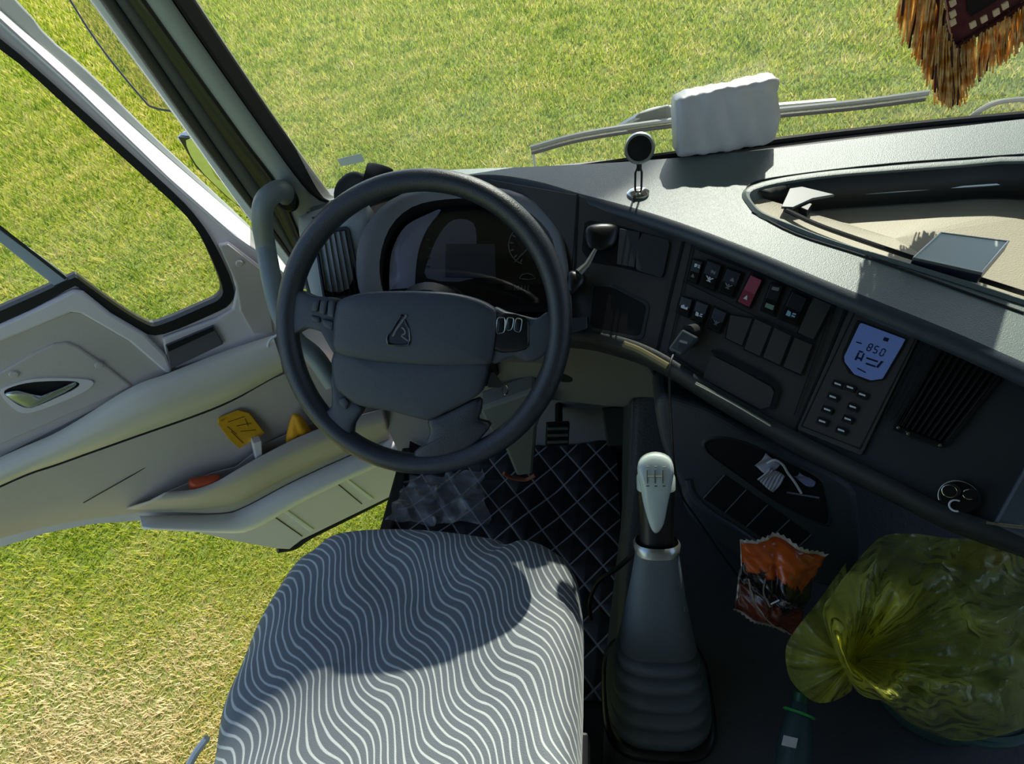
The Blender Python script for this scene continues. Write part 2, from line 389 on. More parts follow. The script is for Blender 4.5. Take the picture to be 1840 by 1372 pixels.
def dash_top():
    outer = [tuple(p) for p in resample(A3, 70)]+[tuple(p) for p in resample(L3, 90)[::-1]]
    from mathutils.geometry import delaunay_2d_cdt
    hole = [T(u, v) for u, v in TRAY_OUT]
    pts = [Vector(p[:2]) for p in outer]; no = len(pts); pts += [Vector(p[:2]) for p in hole]; nh = len(hole)
    edges = [(i, (i+1) % no) for i in range(no)]+[(no+i, no+(i+1) % nh) for i in range(nh)]
    a = resample(A3, 60); l = resample(L3, 60)
    for i in range(2, 58):
        for t in (.15, .35, .55, .75, .92): q = a[i]*(1-t)+l[i]*t; pts.append(Vector(q[:2]))
    vo, eo, fo, *_ = delaunay_2d_cdt(pts, edges, [], 0, 1e-5)
    hp = [tuple(p[:2]) for p in hole]; op = [p[:2] for p in outer]
    def inside(x, y, poly):
        c = False; n = len(poly)
        for i in range(n):
            x1, y1 = poly[i]; x2, y2 = poly[i-1]
            if (y1 > y) != (y2 > y) and x < (x2-x1)*(y-y1)/(y2-y1)+x1: c = not c
        return c
    fs = []
    for f in fo:
        cx = sum(vo[i][0] for i in f)/len(f); cy = sum(vo[i][1] for i in f)/len(f)
        if inside(cx, cy, op) and not inside(cx, cy, hp): fs.append(tuple(f))
    return [(p[0], p[1], ztop(p[0], p[1])) for p in vo], fs
dtop = add('dash_top', dash_top(), m_dashtop, dash, smooth='all', label='pale grey upper surface')
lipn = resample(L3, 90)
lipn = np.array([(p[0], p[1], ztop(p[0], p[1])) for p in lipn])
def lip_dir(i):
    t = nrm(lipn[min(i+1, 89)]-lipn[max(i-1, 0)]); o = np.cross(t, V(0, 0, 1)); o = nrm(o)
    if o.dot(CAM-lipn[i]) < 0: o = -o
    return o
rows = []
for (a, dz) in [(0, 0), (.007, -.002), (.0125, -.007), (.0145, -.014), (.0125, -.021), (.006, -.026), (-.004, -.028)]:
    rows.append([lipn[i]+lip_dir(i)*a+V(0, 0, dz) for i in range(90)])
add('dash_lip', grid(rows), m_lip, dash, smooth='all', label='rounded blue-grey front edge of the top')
# tray sunk into the top
rim_o = [T(u, v, .001) for u, v in TRAY_OUT]; rim_i = [T(u, v, .0035) for u, v in TRAY_IN]; nR = len(rim_o)
mid = [(a+b)/2+V(0, 0, .003) for a, b in zip(rim_o, rim_i)]
tray_floor_z = .80
cI = sum(rim_i)/nR
flo = []
for q in rim_i:
    w = cI+(q-cI)*.965; uu, vv_ = px_of0(q); far = max(0, min(1, ((306+(uu-1340)*.46)-vv_)/60+.35)); flo.append(V(w[0], w[1], ztop(q[0], q[1])-.012-.042*far))
tray = add('dash_tray', grid([rim_o, mid, rim_i, [a+(b-a)*.15+V(0, 0, -.006) for a, b in zip(rim_i, flo)], flo], cv=True), m_dashtop, dash, smooth=True, angle=50, label='tray rim')
m_trayf = mat('tray_lining', srgb(176, 168, 146), .6, bump=.3, bscale=500)
add('tray_liner', (list(flo)+[sum(flo)/nR], [(i, (i+1) % nR, nR) for i in range(nR)]), m_trayf, tray, label='beige tray floor')
m_traywall = mat('tray_wall', srgb(46, 48, 46), .6)
k0, k1 = 3, 27
wl = [rim_i[i]+(cI-rim_i[i])*.012+V(0, 0, -.004) for i in range(k0, k1)]; wf = [flo[i]+(cI-flo[i])*.03+V(0, 0, .002) for i in range(k0, k1)]
add('tray_back_wall', grid([wl, wf]), m_traywall, tray, smooth='all', solid=.002, label='dark far wall of the tray')
# tray dividers: a sloping light ledge and a dark seam near the front rim
def strip(px_path, h, w, thick, m, name, par, **k):
    pts = smooth_path([T(u, v, h) for u, v in px_path], 4)
    return add(name, tube(pts, w, 8), m, par, smooth=True, **k)
strip([(1352, 380), (1430, 420), (1560, 462), (1700, 512), (1840, 562)], .001, .0016, 0, m_rubber, 'seam', dash)
strip([(1338, 350), (1350, 330), (1412, 316), (1600, 294), (1840, 277)], .001, .0014, 0, m_rubber, 'seam', dash)
# ledge inside the tray (white-edged black strip along the far side) with the tapered bracket at its left end
fl = lambda u, v, h=-.03: T(u, v, h)
add('tray_ledge', tube(smooth_path([fl(1452, 352), fl(1560, 347), fl(1700, 337), fl(1860, 326)], 6), .003, 8), m_satin, tray, smooth=True)
add('bracket', prism([fl(1422, 331, -.004), fl(1430, 332, -.004), fl(1500, 349, -.004), (fl(1460, 356, -.004)), fl(1425, 372, -.004), fl(1404, 371, -.004), fl(1414, 350, -.004)], V(0, 0, -.004)), mat('bracket_grey', srgb(84, 90, 92), .45), tray, bevel=.0008)
add('clip', prism([fl(1437, 358, -.008), fl(1460, 366, -.008), fl(1452, 378, -.008), fl(1438, 372, -.008)], V(0, 0, -.012)), m_black, tray, bevel=.001)
add('tray_seam', tube(smooth_path([fl(u, v, -.009) for u, v in [(1410, 376), (1470, 404), (1560, 436), (1650, 466), (1740, 495), (1850, 530)]], 6), .0035, 8), m_black, tray, smooth=True)

# ---- fascia
B_px = [(560, 600, 1.02), (700, 600, 1.0), (860, 590, .97), (1020, 598, .93), (1100, 612, .9), (1180, 641, .85), (1280, 703, .83), (1430, 790, .805), (1600, 875, .79), (1700, 925, .785), (1840, 975, .77), (2000, 1030, .76)]
B3 = resample(smooth_path([P(u, v, d=d) for u, v, d in B_px], 4), 90)
Lf = np.array([lipn[i]+lip_dir(i)*-.002+V(0, 0, -.022) for i in range(90)])
# match columns by image x-like parameter: pair via the module edges
def px_of(p):
    c = RM.T @ (np.array(p)-CAM); return 920+FPX*c[0]/-c[2], 686-FPX*c[1]/-c[2]
M1 = pl3(P(1040, 368, d=.93), P(1228, 430, d=.858), P(1175, 640, d=.852))
M2 = pl3(P(1232, 430, d=.856), P(1528, 543, d=.757), P(1180, 641, d=.85))
M3 = pl3(P(1530, 543, d=.757), P(1840, 670, d=.652), P(1430, 790, pl=M2))
M0 = pl3(P(940, 345, d=.98), P(1038, 368, d=.932), P(1025, 598, d=.925))
def lipbelow(u, v, pl): return P(u, v, pl=pl)
quads = [((880, 322), (1038, 350), (1020, 600), (870, 590), M0), ((1038, 350), (1232, 412), (1178, 641), (1020, 600), M1), ((1232, 412), (1370, 462), (1530, 526), (1428, 789), (1300, 713), (1178, 641), M2), ((1530, 526), (1690, 590), (1840, 655), (2010, 730), (1960, 1010), (1840, 975), (1700, 925), (1560, 857), (1428, 789), M3)]
for q in quads:
    pl = off(q[-1], -.004)
    add('fascia', prism([P(u, v, pl=pl) for u, v in q[:-1]], -pl[1]*.02), m_face if q[-1] is not M3 else m_dash, dash, bevel=.0015, label='dark fascia section')
def plate(name, px, pl, thick=.004, lift=0, m=m_face, par=None, bevel=.0006, r=0, **k):
    q = off(pl, lift); pts = [P(u, v, pl=q) for u, v in px]
    if r: pts = rpoly(pts, r)
    return add(name, prism(pts, -pl[1]*thick), m, par or dash, bevel=bevel, **k)
def groove(px, pl, w=.0016, m=None, lift=.0, name='seam', par=None, closed=False):
    pts = [P(u, v, pl=off(pl, lift)) for u, v in px]
    if closed: pts.append(pts[0])
    segs = []
    for a, b in zip(pts[:-1], pts[1:]):
        t = nrm(b-a); s = np.cross(pl[1], t); L_ = np.linalg.norm(b-a)
        segs.append(box((a+b)/2, (L_+w*.6, w, .0014), [t, s, pl[1]]))
    return add(name, join(*segs), m or m_void, par or dash)
groove([(1038, 350), (1033, 470), (1022, 598)], M1, .003, lift=-.003)
groove([(1232, 414), (1204, 530), (1178, 641)], M2, .004, lift=-.003)
groove([(1531, 528), (1480, 655), (1430, 770)], M3, .003, lift=-.003)
# module 1: stalk recess, blank cover, storage hole
plate('recess', [(1050, 400), (1062, 395), (1115, 405), (1200, 430), (1203, 442), (1193, 500), (1110, 478), (1060, 470), (1045, 450)], M1, .003, -.002, m_void, r=.15)
plate('blank_cover', [(1113, 410), (1150, 417), (1148, 430), (1140, 480), (1108, 474)], M1, .004, .001, m_dash)
plate('blank_cover', [(1154, 418), (1200, 430), (1203, 440), (1190, 499), (1142, 484), (1144, 440)], M1, .004, .002, m_dash, r=.12)
add('storage_bin', join(holed(rpoly([P(u, v, pl=off(M1, -.002)) for u, v in [(1062, 508), (1100, 510), (1168, 545), (1155, 612), (1055, 592)]], .15), [rpoly([P(u, v, pl=off(M1, -.002)) for u, v in [(1066, 513), (1100, 516), (1162, 548), (1150, 605), (1060, 587)]], .15)], -M1[1]*.004)), m_dash, dash)
plate('bin_opening', [(1066, 513), (1100, 516), (1162, 548), (1150, 605), (1060, 587)], M1, .002, -.0025, m_void, r=.15)
# windscreen-wiper stalk standing out of the column side
st = empty('stalk', P(1085, 430, pl=off(M1, .02)))
st.parent = dash; st.location = tuple(ORG['stalk']-ORG['dashboard'])
# module 2: switch block
groove([(1245, 434), (1500, 542), (1427, 745)], M2, .0014, m_dim if False else m_void)
groove([(1245, 434), (1200, 632), (1290, 690)], M2, .0016)
groove([(1250, 447), (1420, 515), (1497, 545)], M2, .0012)
groove([(1228, 505), (1300, 540), (1340, 560), (1460, 610)], M2, .0012)
def quad_at(a, b, c, d): return [a, b, c, d]
def bilin(q, s, t):
    q = [V(*p) for p in q]; return tuple((q[0]*(1-s)+q[1]*s)*(1-t)+(q[3]*(1-s)+q[2]*s)*t)
def rocker(q, m=m_black, icons=(), tilt=.006, name='rocker_switch', lb=None, lift=.001, well=True):
    """q: top-left, top-right, bottom-right, bottom-left in the picture"""
    if well: plate('switch_frame', [bilin(q, -.12, -.08), bilin(q, 1.16, -.08), bilin(q, 1.16, 1.08), bilin(q, -.12, 1.08)], M2, .002, .0006, m_void, bevel=.0003)
    pts = [(P(*bilin(q, s, t), pl=off(M2, lift+h))) for s, t, h in [(0, 0, .007), (1, 0, .007), (1, .55, .002), (1, 1, .006), (0, 1, .006), (0, .55, .002)]]
    base = [p-M2[1]*.012 for p in pts]
    v = pts+base; f = [(0, 1, 2, 5), (5, 2, 3, 4)]+[(i, (i+1) % 6, (i+1) % 6+6, i+6) for i in range(6)]+[(11, 10, 9, 8, 7, 6)]
    ob = add(name, (v, f), m, dash, bevel=.0007, label=lb)
    for (s, t, w, h, kind, mm) in icons:
        hh = lift+.0072-.005*(1-abs(t-.55)/.5) if False else lift+(.007-.005*t/.55 if t < .55 else .002+.004*(t-.55)/.45)+.0006
        def ip(a, b): return P(*bilin(q, s+a*w, t+b*h), pl=off(M2, hh))
        if kind == 'tri': polys = [[(-.5, .5), (0, -.5), (.5, .5)]]
        elif kind == 'bar': polys = [[(-.5, -.5), (.5, -.5), (.5, .5), (-.5, .5)]]
        elif kind == 'lamp': polys = [[(-.5, -.5), (-.1, -.4), (0, 0), (-.1, .4), (-.5, .5)], [(.1, -.4), (.5, -.5), (.5, -.3), (.1, -.2)], [(.1, -.1), (.5, -.1), (.5, .1), (.1, .1)], [(.1, .2), (.5, .3), (.5, .5), (.1, .4)]]
        elif kind == 'truck': polys = [[(-.5, -.2), (-.1, -.5), (.1, -.1), (.5, -.3), (.5, .3), (.2, .5), (0, .2), (-.4, .5)]]
        elif kind == 'x': polys = [[(-.5, -.5), (-.3, -.5), (.5, .5), (.3, .5)], [(.3, -.5), (.5, -.5), (-.3, .5), (-.5, .5)], [(-.1, -.5), (.1, -.5), (.1, .5), (-.1, .5)]]
        vf = join(*[prism([ip(a, b) for a, b in pg], -M2[1]*.0004) for pg in polys])
        add('symbol', vf, mm, ob)
m_blue = mat('pale_blue_mark', srgb(150, 190, 215), .5); m_greenm = mat('pale_green_mark', srgb(120, 150, 130), .5)
rocker([(1245, 466), (1262, 470), (1252, 508), (1236, 502)], icons=[(.6, .22, .6, .22, 'lamp', m_white), (.4, .75, .5, .2, 'tri', m_dim)])
rocker([(1272, 468), (1296, 477), (1282, 520), (1258, 509)], icons=[(.6, .35, .35, .18, 'truck', m_dim), (.5, .72, .6, .26, 'x', m_white)])
rocker([(1307, 482), (1332, 491), (1315, 532), (1291, 522)], icons=[(.6, .35, .35, .18, 'tri', m_dim), (.5, .72, .6, .28, 'x', m_dim)])
rocker([(1349, 494), (1369, 503), (1347, 550), (1326, 540)], m_red, icons=[(.45, .78, .4, .2, 'tri', m_white)], lb='dusty red hazard switch')
rocker([(1385, 510), (1406, 514), (1390, 564), (1369, 555)], icons=[(.5, .14, .6, .12, 'bar', m_dim), (.5, .82, .7, .2, 'bar', m_greenm)])
rocker([(1424, 524), (1450, 536), (1430, 582), (1402, 570)], icons=[(.5, .78, .55, .26, 'lamp', m_blue)])
rocker([(1224, 532), (1244, 538), (1236, 568), (1216, 560)], icons=[(.5, .6, .6, .35, 'truck', m_white)])
rocker([(1252, 540), (1273, 548), (1262, 580), (1243, 572)], icons=[(.5, .7, .6, .3, 'lamp', m_white)])
rocker([(1284, 552), (1306, 562), (1292, 596), (1272, 587)], icons=[(.5, .7, .6, .3, 'x', m_dim)])
for q in [[(1462, 531), (1497, 546), (1462, 612), (1432, 598)], [(1311, 564), (1354, 571), (1334, 622), (1303, 607)], [(1356, 570), (1389, 585), (1366, 641), (1336, 627)],
          [(1391, 586), (1424, 602), (1402, 657), (1370, 642)], [(1428, 604), (1462, 618), (1440, 674), (1406, 659)]]:
    plate('blank_switch_cover', [bilin(q, .04, .03), bilin(q, .96, .03), bilin(q, .96, .97), bilin(q, .04, .97)], M2, .004, .0016, m_face)
    plate('switch_frame', [bilin(q, -.03, -.02), bilin(q, 1.03, -.02), bilin(q, 1.03, 1.02), bilin(q, -.03, 1.02)], M2, .0015, .0004, m_void, bevel=0)
# card slot below the switches
plate('card_slot', spx([(1283, 628), (1300, 634), (1345, 656), (1385, 677), (1398, 690), (1402, 702), (1391, 733), (1384, 731), (1393, 703), (1388, 693), (1340, 668), (1282, 635)], 3), M2, .002, .0006, m_void, bevel=0)
plate('slot_cover', [(1280, 638), (1340, 669), (1386, 695), (1391, 704), (1384, 730), (1366, 735), (1262, 680)], M2, .003, .0012, m_face, r=.05)
# lower lip of the fascia: thin olive trim and a bright strip
def fpath(pts, dd=0): return [P(u, v, d=d+dd) for u, v, d in pts]
m_olive = mat('olive_trim', srgb(104, 96, 62), .45)
add('trim_strip', tube(smooth_path([P(u, v, pl=off(M2, .012)) for u, v in [(1120, 618), (1150, 630), (1200, 658)]], 6), .0055, 8), m_olive, dash, smooth=True)
add('trim_strip', tube(smooth_path([P(u, v, pl=off(M2, .010)) for u, v in [(1250, 688), (1310, 720), (1385, 764)]], 6), .0022, 8), m_satin, dash, smooth=True)
def dpl(u, v, pl): return float((P(u, v, pl=off(pl, .004))-CAM).dot(ray(920, 686)))
lowedge = [(870, 603, .955), (1020, 603, .91), (1100, 618, .885), (1180, 648, dpl(1180, 648, M2)), (1280, 710, dpl(1280, 710, M2)), (1430, 796, dpl(1430, 796, M2)), (1600, 882, dpl(1600, 882, M3)), (1700, 932, dpl(1700, 932, M3)), (1840, 982, dpl(1840, 982, M3)), (2000, 1038, dpl(2000, 1038, M3))]
le = smooth_path([P(u, v, d=d) for u, v, d in lowedge], 5)
ub = smooth_path([P(u+6, v+22, d=d+.05) for u, v, d in lowedge], 5)
add('lower_edge', grid([[p+V(0, .01, .012) for p in le], le, [p+V(0, 0, -.012) for p in le], ub, [p+V(0, .1, .01) for p in ub]]), m_dash, dash, smooth='all', solid=.004)

# module 3: climate panel
plate('climate_panel', [(1530, 551), (1655, 598), (1548, 818), (1432, 771)], M3, .004, .002, m_face, r=.03)
groove([(1536, 560), (1648, 602), (1545, 806), (1440, 765)], off(M3, .002), .0012, closed=True)
plate('display_frame', [(1540, 574), (1630, 608), (1624, 622), (1588, 682), (1560, 686), (1525, 670), (1512, 645), (1515, 630)], M3, .003, .0045, m_void, r=.06)
def lcd_mat():
    m = mat('display_glow', srgb(74, 96, 146), .3, emit=.28); return m
scr = plate('display', [(1546, 579), (1627, 609), (1619, 624), (1586, 680), (1565, 683), (1535, 672), (1518, 650), (1517, 640)], M3, .002, .0052, lcd_mat(), r=.06)
dm = mat('display_segment', srgb(22, 34, 66), .4)
def seg(px, par=scr, m=dm, l=.0058): add('symbol', prism([P(u, v, pl=off(M3, l)) for u, v in px], -M3[1]*.0004), m, par)
seg([(1589, 605), (1598, 608), (1595, 614), (1586, 611)])
sev = {'8': 'abcdefg', '5': 'afgcd', '0': 'abcdef', '6': 'afgcde'}
def digit(ch, u0, v0, s):
    e = V(.93, .37); g = V(-.5, .87)
    def q(a, b): p = V(u0, v0)+e*a*s+g*b*s; return tuple(p)
    S = {'a': (0, 0, 1, 0), 'g': (0, 1, 1, 1), 'd': (0, 2, 1, 2), 'f': (0, 0, 0, 1), 'e': (0, 1, 0, 2), 'b': (1, 0, 1, 1), 'c': (1, 1, 1, 2)}
    for k in sev[ch]:
        a, b, c, d = S[k]; w = .16
        if b == d: seg([q(a+.08, b-w), q(c-.08, b-w), q(c-.08, b+w), q(a+.08, b+w)])
        else: seg([q(a-w, b+.08), q(a+w, b+.08), q(a+w, d-.08), q(a-w, d-.08)])
digit('8', 1563, 617, 6.5); digit('5', 1574, 621, 6.5); digit('0', 1586, 626, 6.5)
seg([(1539, 613), (1549, 616), (1548, 618), (1538, 615)])
for q in [[(1544, 629), (1552, 632), (1549, 634), (1542, 631)], [(1542, 632), (1545, 633), (1539, 647), (1535, 646)], [(1551, 634), (1554, 635), (1548, 649), (1545, 648)], [(1539, 640), (1548, 643), (1547, 646), (1538, 643)], [(1557, 641), (1578, 648), (1577, 651), (1556, 644)], [(1583, 648), (1588, 649), (1578, 661), (1574, 659)], [(1556, 651), (1574, 657), (1573, 660), (1555, 654)], [(1541, 660), (1556, 668), (1555, 670), (1540, 662)]]: seg(q)
def acbtn(cx, cy, w=11, h=6, mark=True):
    e = V(.93, .37); g = V(-.45, .89)
    px = [tuple(V(cx, cy)+e*a*w+g*b*h) for a, b in [(-1, -1), (1, -1), (1, 1), (-1, 1)]]
    b = plate('button', px, M3, .005, .0065, m_black, bevel=.0008)
    if mark:
        px = [tuple(V(cx, cy)+e*a*w+g*bb*h) for a, bb in [(-.6, -.3), (.5, -.35), (.6, .1), (-.5, .25)]]
        add('symbol', prism([P(u, v, pl=off(M3, .007)) for u, v in px], -M3[1]*.0004), m_white, b)
for c in [(1505, 690), (1527, 696), (1549, 709), (1496, 713), (1532, 731), (1486, 736), (1523, 753), (1477, 757), (1511, 773)]: acbtn(*c)
# narrow louvred strip between panel and vent
for k in range(6):
    a = (1655+k*9, 612+k*4); b = (1588+k*6, 745+k*6)
    groove([a, b], M3, .0012, lift=.0015, name='louvre_line')
# centre vent
def vent(pl, q, ns, par, slat_m=m_black, depth=.02, name='air_vent', lb=None, vert=True, hs=.0):
    """frame, dark well, slats; q = corners in the picture"""
    o = [bilin(q, s, t) for s, t in [(-.06, -.05), (1.06, -.05), (1.06, 1.05), (-.06, 1.05)]]
    fo = rpoly([P(u, v, pl=off(pl, .003)) for u, v in o], .08); fi = rpoly([P(*bilin(q, s, t), pl=off(pl, .003)) for s, t in [(0, 0), (1, 0), (1, 1), (0, 1)]], .08)
    fr = add(name, holed(fo, [fi], -pl[1]*.012), m_black, par, bevel=.0008, label=lb)
    add('well', prism([P(*bilin(q, s, t), pl=off(pl, -.003)) for s, t in [(0, 0), (1, 0), (1, 1), (0, 1)]], -pl[1]*.002), m_void, fr)
    for k in range(ns):
        s = (k+.5)/ns
        a, b = P(*bilin(q, s, .02), pl=off(pl, -.0005)), P(*bilin(q, s, .98), pl=off(pl, -.0005))
        t = nrm(b-a); side = nrm(np.cross(pl[1], t)); dirv = nrm(pl[1]+side*.45)
        add('slat', box((a+b)/2, (np.linalg.norm(b-a), .0012, .008), [t, nrm(np.cross(dirv, t)), dirv]), slat_m, fr)
    return fr
m_slat = mat('slat_plastic', srgb(34, 32, 32), .4)
cv = vent(M3, [(1693, 628), (1803, 665), (1698, 798), (1610, 765)], 9, dash, m_slat, lb='tall black vent of the centre console')
add('vent_tab', prism([P(u, v, pl=off(M3, .005)) for u, v in [(1626, 772), (1640, 776), (1690, 797), (1686, 803), (1630, 783)]], -M3[1]*.006), m_black, cv, bevel=.001)
for u, v in [(1614, 768), (1632, 779), (1689, 800)]:
    add('screw', lathe([(0, .002), (.0018, .0015), (.0022, 0)], P(u, v, pl=off(M3, .005)), M3[1], 10), m_chrome, cv, smooth=True)
# rotary control low on the console
kn = P(1722, 893, pl=off(M3, .0))
kb = add('rotary_control', lathe([(.021, -.002), (.021, .004), (.018, .007), (.0, .007)], kn, M3[1], 30), m_black, dash, smooth=True)
add('knob_cap', join(lathe([(.0085, .006), (.0085, .018), (.007, .020), (0, .020)], P(1706, 882, pl=off(M3, .0)), M3[1], 20), lathe([(.007, .006), (.007, .015), (.0055, .017), (0, .017)], P(1741, 888, pl=off(M3, .0)), M3[1], 20)), m_black, kb, smooth=True)
def ring(c, n, r, w, m, par, name='ring', a0=0, a1=2*PI, ref=(1, 0, 0)):
    n = nrm(n); u = nrm(V(*ref)-n*V(*ref).dot(n)); ww = np.cross(n, u)
    pts = [c+r*(math.cos(a0+(a1-a0)*k/20)*u+math.sin(a0+(a1-a0)*k/20)*ww) for k in range(21)]
    return add(name, tube(pts, w, 6), m, par, smooth=True)
ring(P(1706, 882, pl=off(M3, .0195)), M3[1], .007, .0006, m_chrome, kb)
ring(P(1741, 888, pl=off(M3, .0165)), M3[1], .0055, .0005, m_chrome, kb)
ring(P(1718, 908, pl=off(M3, .010)), M3[1], .0065, .0011, m_white, kb, 'mark', .9, 4.9)
ring(P(1722, 893, pl=off(M3, .006)), M3[1], .019, .0006, m_satin, kb, 'ring', .2, 3.3)

# glove box edge at the far right with a metal latch
GB = (P(1840, 900, pl=off(M3, .012)), nrm(M3[1]+V(-.25, 0, .1)))
gb = plate('glove_box', [(1850, 820), (2050, 860), (2010, 1040), (1782, 942)], GB, .05, 0, m_lip, bevel=.004, label='dark teal glove box lid corner')
add('latch', tube([P(1772, 938, pl=off(M3, .012)), P(1800, 943, pl=off(M3, .014)), P(1842, 948, pl=off(M3, .016))], .0022, 8), m_chrome, gb, smooth=True)

# ------------------------------------------------------------------ left vent, cluster hood, instrument cluster
LV = pl3(P(560, 420, d=1.0), P(640, 420, d=.99), P(600, 560, d=.97))
pod = add('vent_pod', puff(spx([P(u, v, pl=LV) for u, v in [(536, 400), (545, 386), (580, 374), (620, 368), (662, 368), (660, 470), (648, 560), (575, 560), (548, 480)]], 3), LV[1], .012, .06, 6), mat('vent_pod_plastic', srgb(165, 172, 170), .5, bump=.2, bscale=900), dash, smooth='all', label='pale housing of the side vent')
vent(off(LV, .012), [(566, 420), (624, 412), (646, 528), (584, 536)], 6, dash, m_black, lb='side vent behind the wheel rim')
# hood
HO = pl3(P(700, 400, d=.99), P(1000, 400, d=.97), P(850, 560, d=.92))
HOr = off(HO, -.05)
out_px = spx([(652, 540), (640, 470), (655, 410), (700, 360), (770, 335), (860, 333), (940, 350), (1000, 400), (1020, 470), (1018, 590), (900, 600), (700, 600)], 3)
in_px = spx([(690, 530), (682, 470), (700, 410), (740, 372), (800, 358), (870, 358), (935, 372), (985, 415), (1000, 470), (1000, 560), (900, 575), (720, 570)], 3)
m_hood = mat('hood_plastic', srgb(128, 131, 136), .5, bump=.2, bscale=900)
hoodo = [P(u, v, pl=off(HO, .012)) for u, v in out_px]; hoodi = [P(u, v, pl=off(HO, .006)) for u, v in in_px]; deep = [P(u, v, pl=HO)-HO[1]*.09 for u, v in in_px]
hd = add('cluster_hood', grid([[p-HO[1]*.1+V(0, 0, -.01) for p in hoodo], hoodo, [(a*.5+b*.5)+HO[1]*.004 for a, b in zip(hoodo, hoodi)], hoodi], cv=True), m_hood, dash, smooth='all', label='hood around the instruments')
add('hood_lining', grid([hoodi, deep], cv=True), m_void, hd, smooth='all')
CL = off(HO, -.02)
add('hood_back', prism([P(u, v, pl=off(HO, -.06)) for u, v in in_px], -HO[1]*.003), m_void, hd)
m_clus = mat('cluster_face', srgb(30, 31, 34), .4); m_lav = mat('bezel_sky_reflection', srgb(225, 226, 244), .4)
cl_px = spx([(700, 545), (700, 480), (708, 440), (730, 405), (770, 382), (830, 372), (900, 372), (950, 388), (985, 425), (998, 480), (998, 545)], 3, closed=False)
cluster = add('instrument_cluster', prism([P(u, v, pl=CL) for u, v in cl_px], -HO[1]*.015), m_clus, dash, label='dark instrument cluster with two dials')
add('bezel', prism([P(u, v, pl=off(CL, .002)) for u, v in spx([(700, 545), (700, 480), (708, 440), (730, 405), (770, 384), (792, 377), (768, 410), (752, 450), (746, 500), (745, 545)], 3, closed=False)], -HO[1]*.004), m_lav, cluster, label='side bezel coloured lavender-grey as a sky reflection')  # bezel's pale lavender paints in the sky reflected by the lens
add('lens_reflection', prism([P(u, v, pl=off(CL, .001)) for u, v in spx([(768, 500), (772, 460), (790, 420), (815, 395), (850, 400), (856, 440), (850, 500)], 3)], -HO[1]*.002), mat('reflection_grey', srgb(170, 170, 190), .35), cluster)  # pale patch painted as a reflection on the cluster lens
add('screen', prism([P(u, v, pl=off(CL, .003)) for u, v in [(801, 438), (889, 438), (891, 499), (800, 497)]], -HO[1]*.003), mat('screen_grey', srgb(112, 112, 132), .25), cluster, label='blank grey screen')
def arc_px(cx, cy, rx, ry, a0, a1, n): return [(cx+rx*math.cos(math.radians(a0+(a1-a0)*k/n)), cy+ry*math.sin(math.radians(a0+(a1-a0)*k/n))) for k in range(n+1)]
dial = add('dial_scale', tube([P(u, v, pl=off(CL, .002)) for u, v in arc_px(950, 440, 36, 36, 110, 265, 18)], .0009, 6), m_white, cluster, smooth=True)
for k in range(7):
    a = math.radians(115+k*24); r0, r1 = 28, 34
    add('tick', tube([P(950+r0*math.cos(a), 440+r0*math.sin(a), pl=off(CL, .002)), P(950+r1*math.cos(a), 440+r1*math.sin(a), pl=off(CL, .002))], .0013, 6), m_white, dial)
add('needle', tube([P(925, 470, pl=off(CL, .004)), P(952, 443, pl=off(CL, .004))], .0012, 6), m_white, dial)
for k, (u, v) in enumerate([(765, 430), (768, 445), (768, 462), (766, 478)]):
    add('tick', tube([P(u, v, pl=off(CL, .003)), P(u+7, v+1, pl=off(CL, .003))], .0011, 6), m_dim, cluster)
add('lower_bezel', prism([P(u, v, pl=off(CL, .006)) for u, v in [(700, 520), (850, 508), (1000, 512), (1003, 560), (700, 560)]], -HO[1]*.01), m_void, cluster)
add('button', prism([P(u, v, pl=off(CL, .009)) for u, v in [(906, 507), (920, 507), (920, 521), (906, 521)]], -HO[1]*.006), m_black, cluster)
add('warning_strip', join(*[prism([P(u, 512, pl=off(CL, .0075)), P(u+3, 512, pl=off(CL, .0075)), P(u+2, 521, pl=off(CL, .0075)), P(u-1, 521, pl=off(CL, .0075))], -HO[1]*.001) for u in range(924, 950, 6)]), m_dim, cluster)
add('car_symbol', tube([P(u, v, pl=off(CL, .003)) for u, v in [(933, 500), (938, 493), (948, 491), (957, 494), (962, 500), (950, 502), (940, 501)]], .0008, 6, closed=True), m_white, cluster)
lens = add('cluster_lens', puff([P(u, v, pl=off(CL, .012)) for u, v in cl_px], HO[1], .006, 0, 6), glass_sheet('cluster_lens_glass', (.9, .9, .92), 1.45), cluster, smooth='all')

# dash end wall left of the cluster, below the vent
EW = pl3(P(560, 470, d=1.04), P(690, 500, d=1.02), P(640, 640, d=.98))
add('end_panel', prism([P(u, v, pl=EW) for u, v in [(556, 440), (700, 440), (700, 620), (600, 620)]], -EW[1]*.05), m_hood, dash, bevel=.006)
# ------------------------------------------------------------------ windscreen
gl_top = [(-.80, .86, 1.62), (-.5, .90, 1.64), (0, .93, 1.66), (.5, .93, 1.66), (1.0, .89, 1.64), (1.28, .83, 1.62)]
gl_bot = [(-.53, .92, .86), (-.35, .97, .85), (-.1, 1.01, .845), (.4, 1.06, .84), (.8, 1.05, .84), (1.28, .97, .84)]
gt = resample(smooth_path(gl_top, 5), 30); gb2 = resample(smooth_path(gl_bot, 5), 30)
m_wind = glass_sheet('windscreen_glass', (.92, .97, .92), 1.5, dust=.05, boost=1.7)
w1 = empty('window_1', (.3, .98, .84), 'large raked windscreen', kind='structure')
add('pane', grid([gb2*(1-t)+gt*t+np.array([0, .015*math.sin(PI*t), 0]) for t in np.linspace(0, 1, 8)]), m_wind, w1, smooth='all')
add('gasket', tube([p+V(0, -.004, .004) for p in gb2], .007, 8), m_rubber, w1, smooth=True)

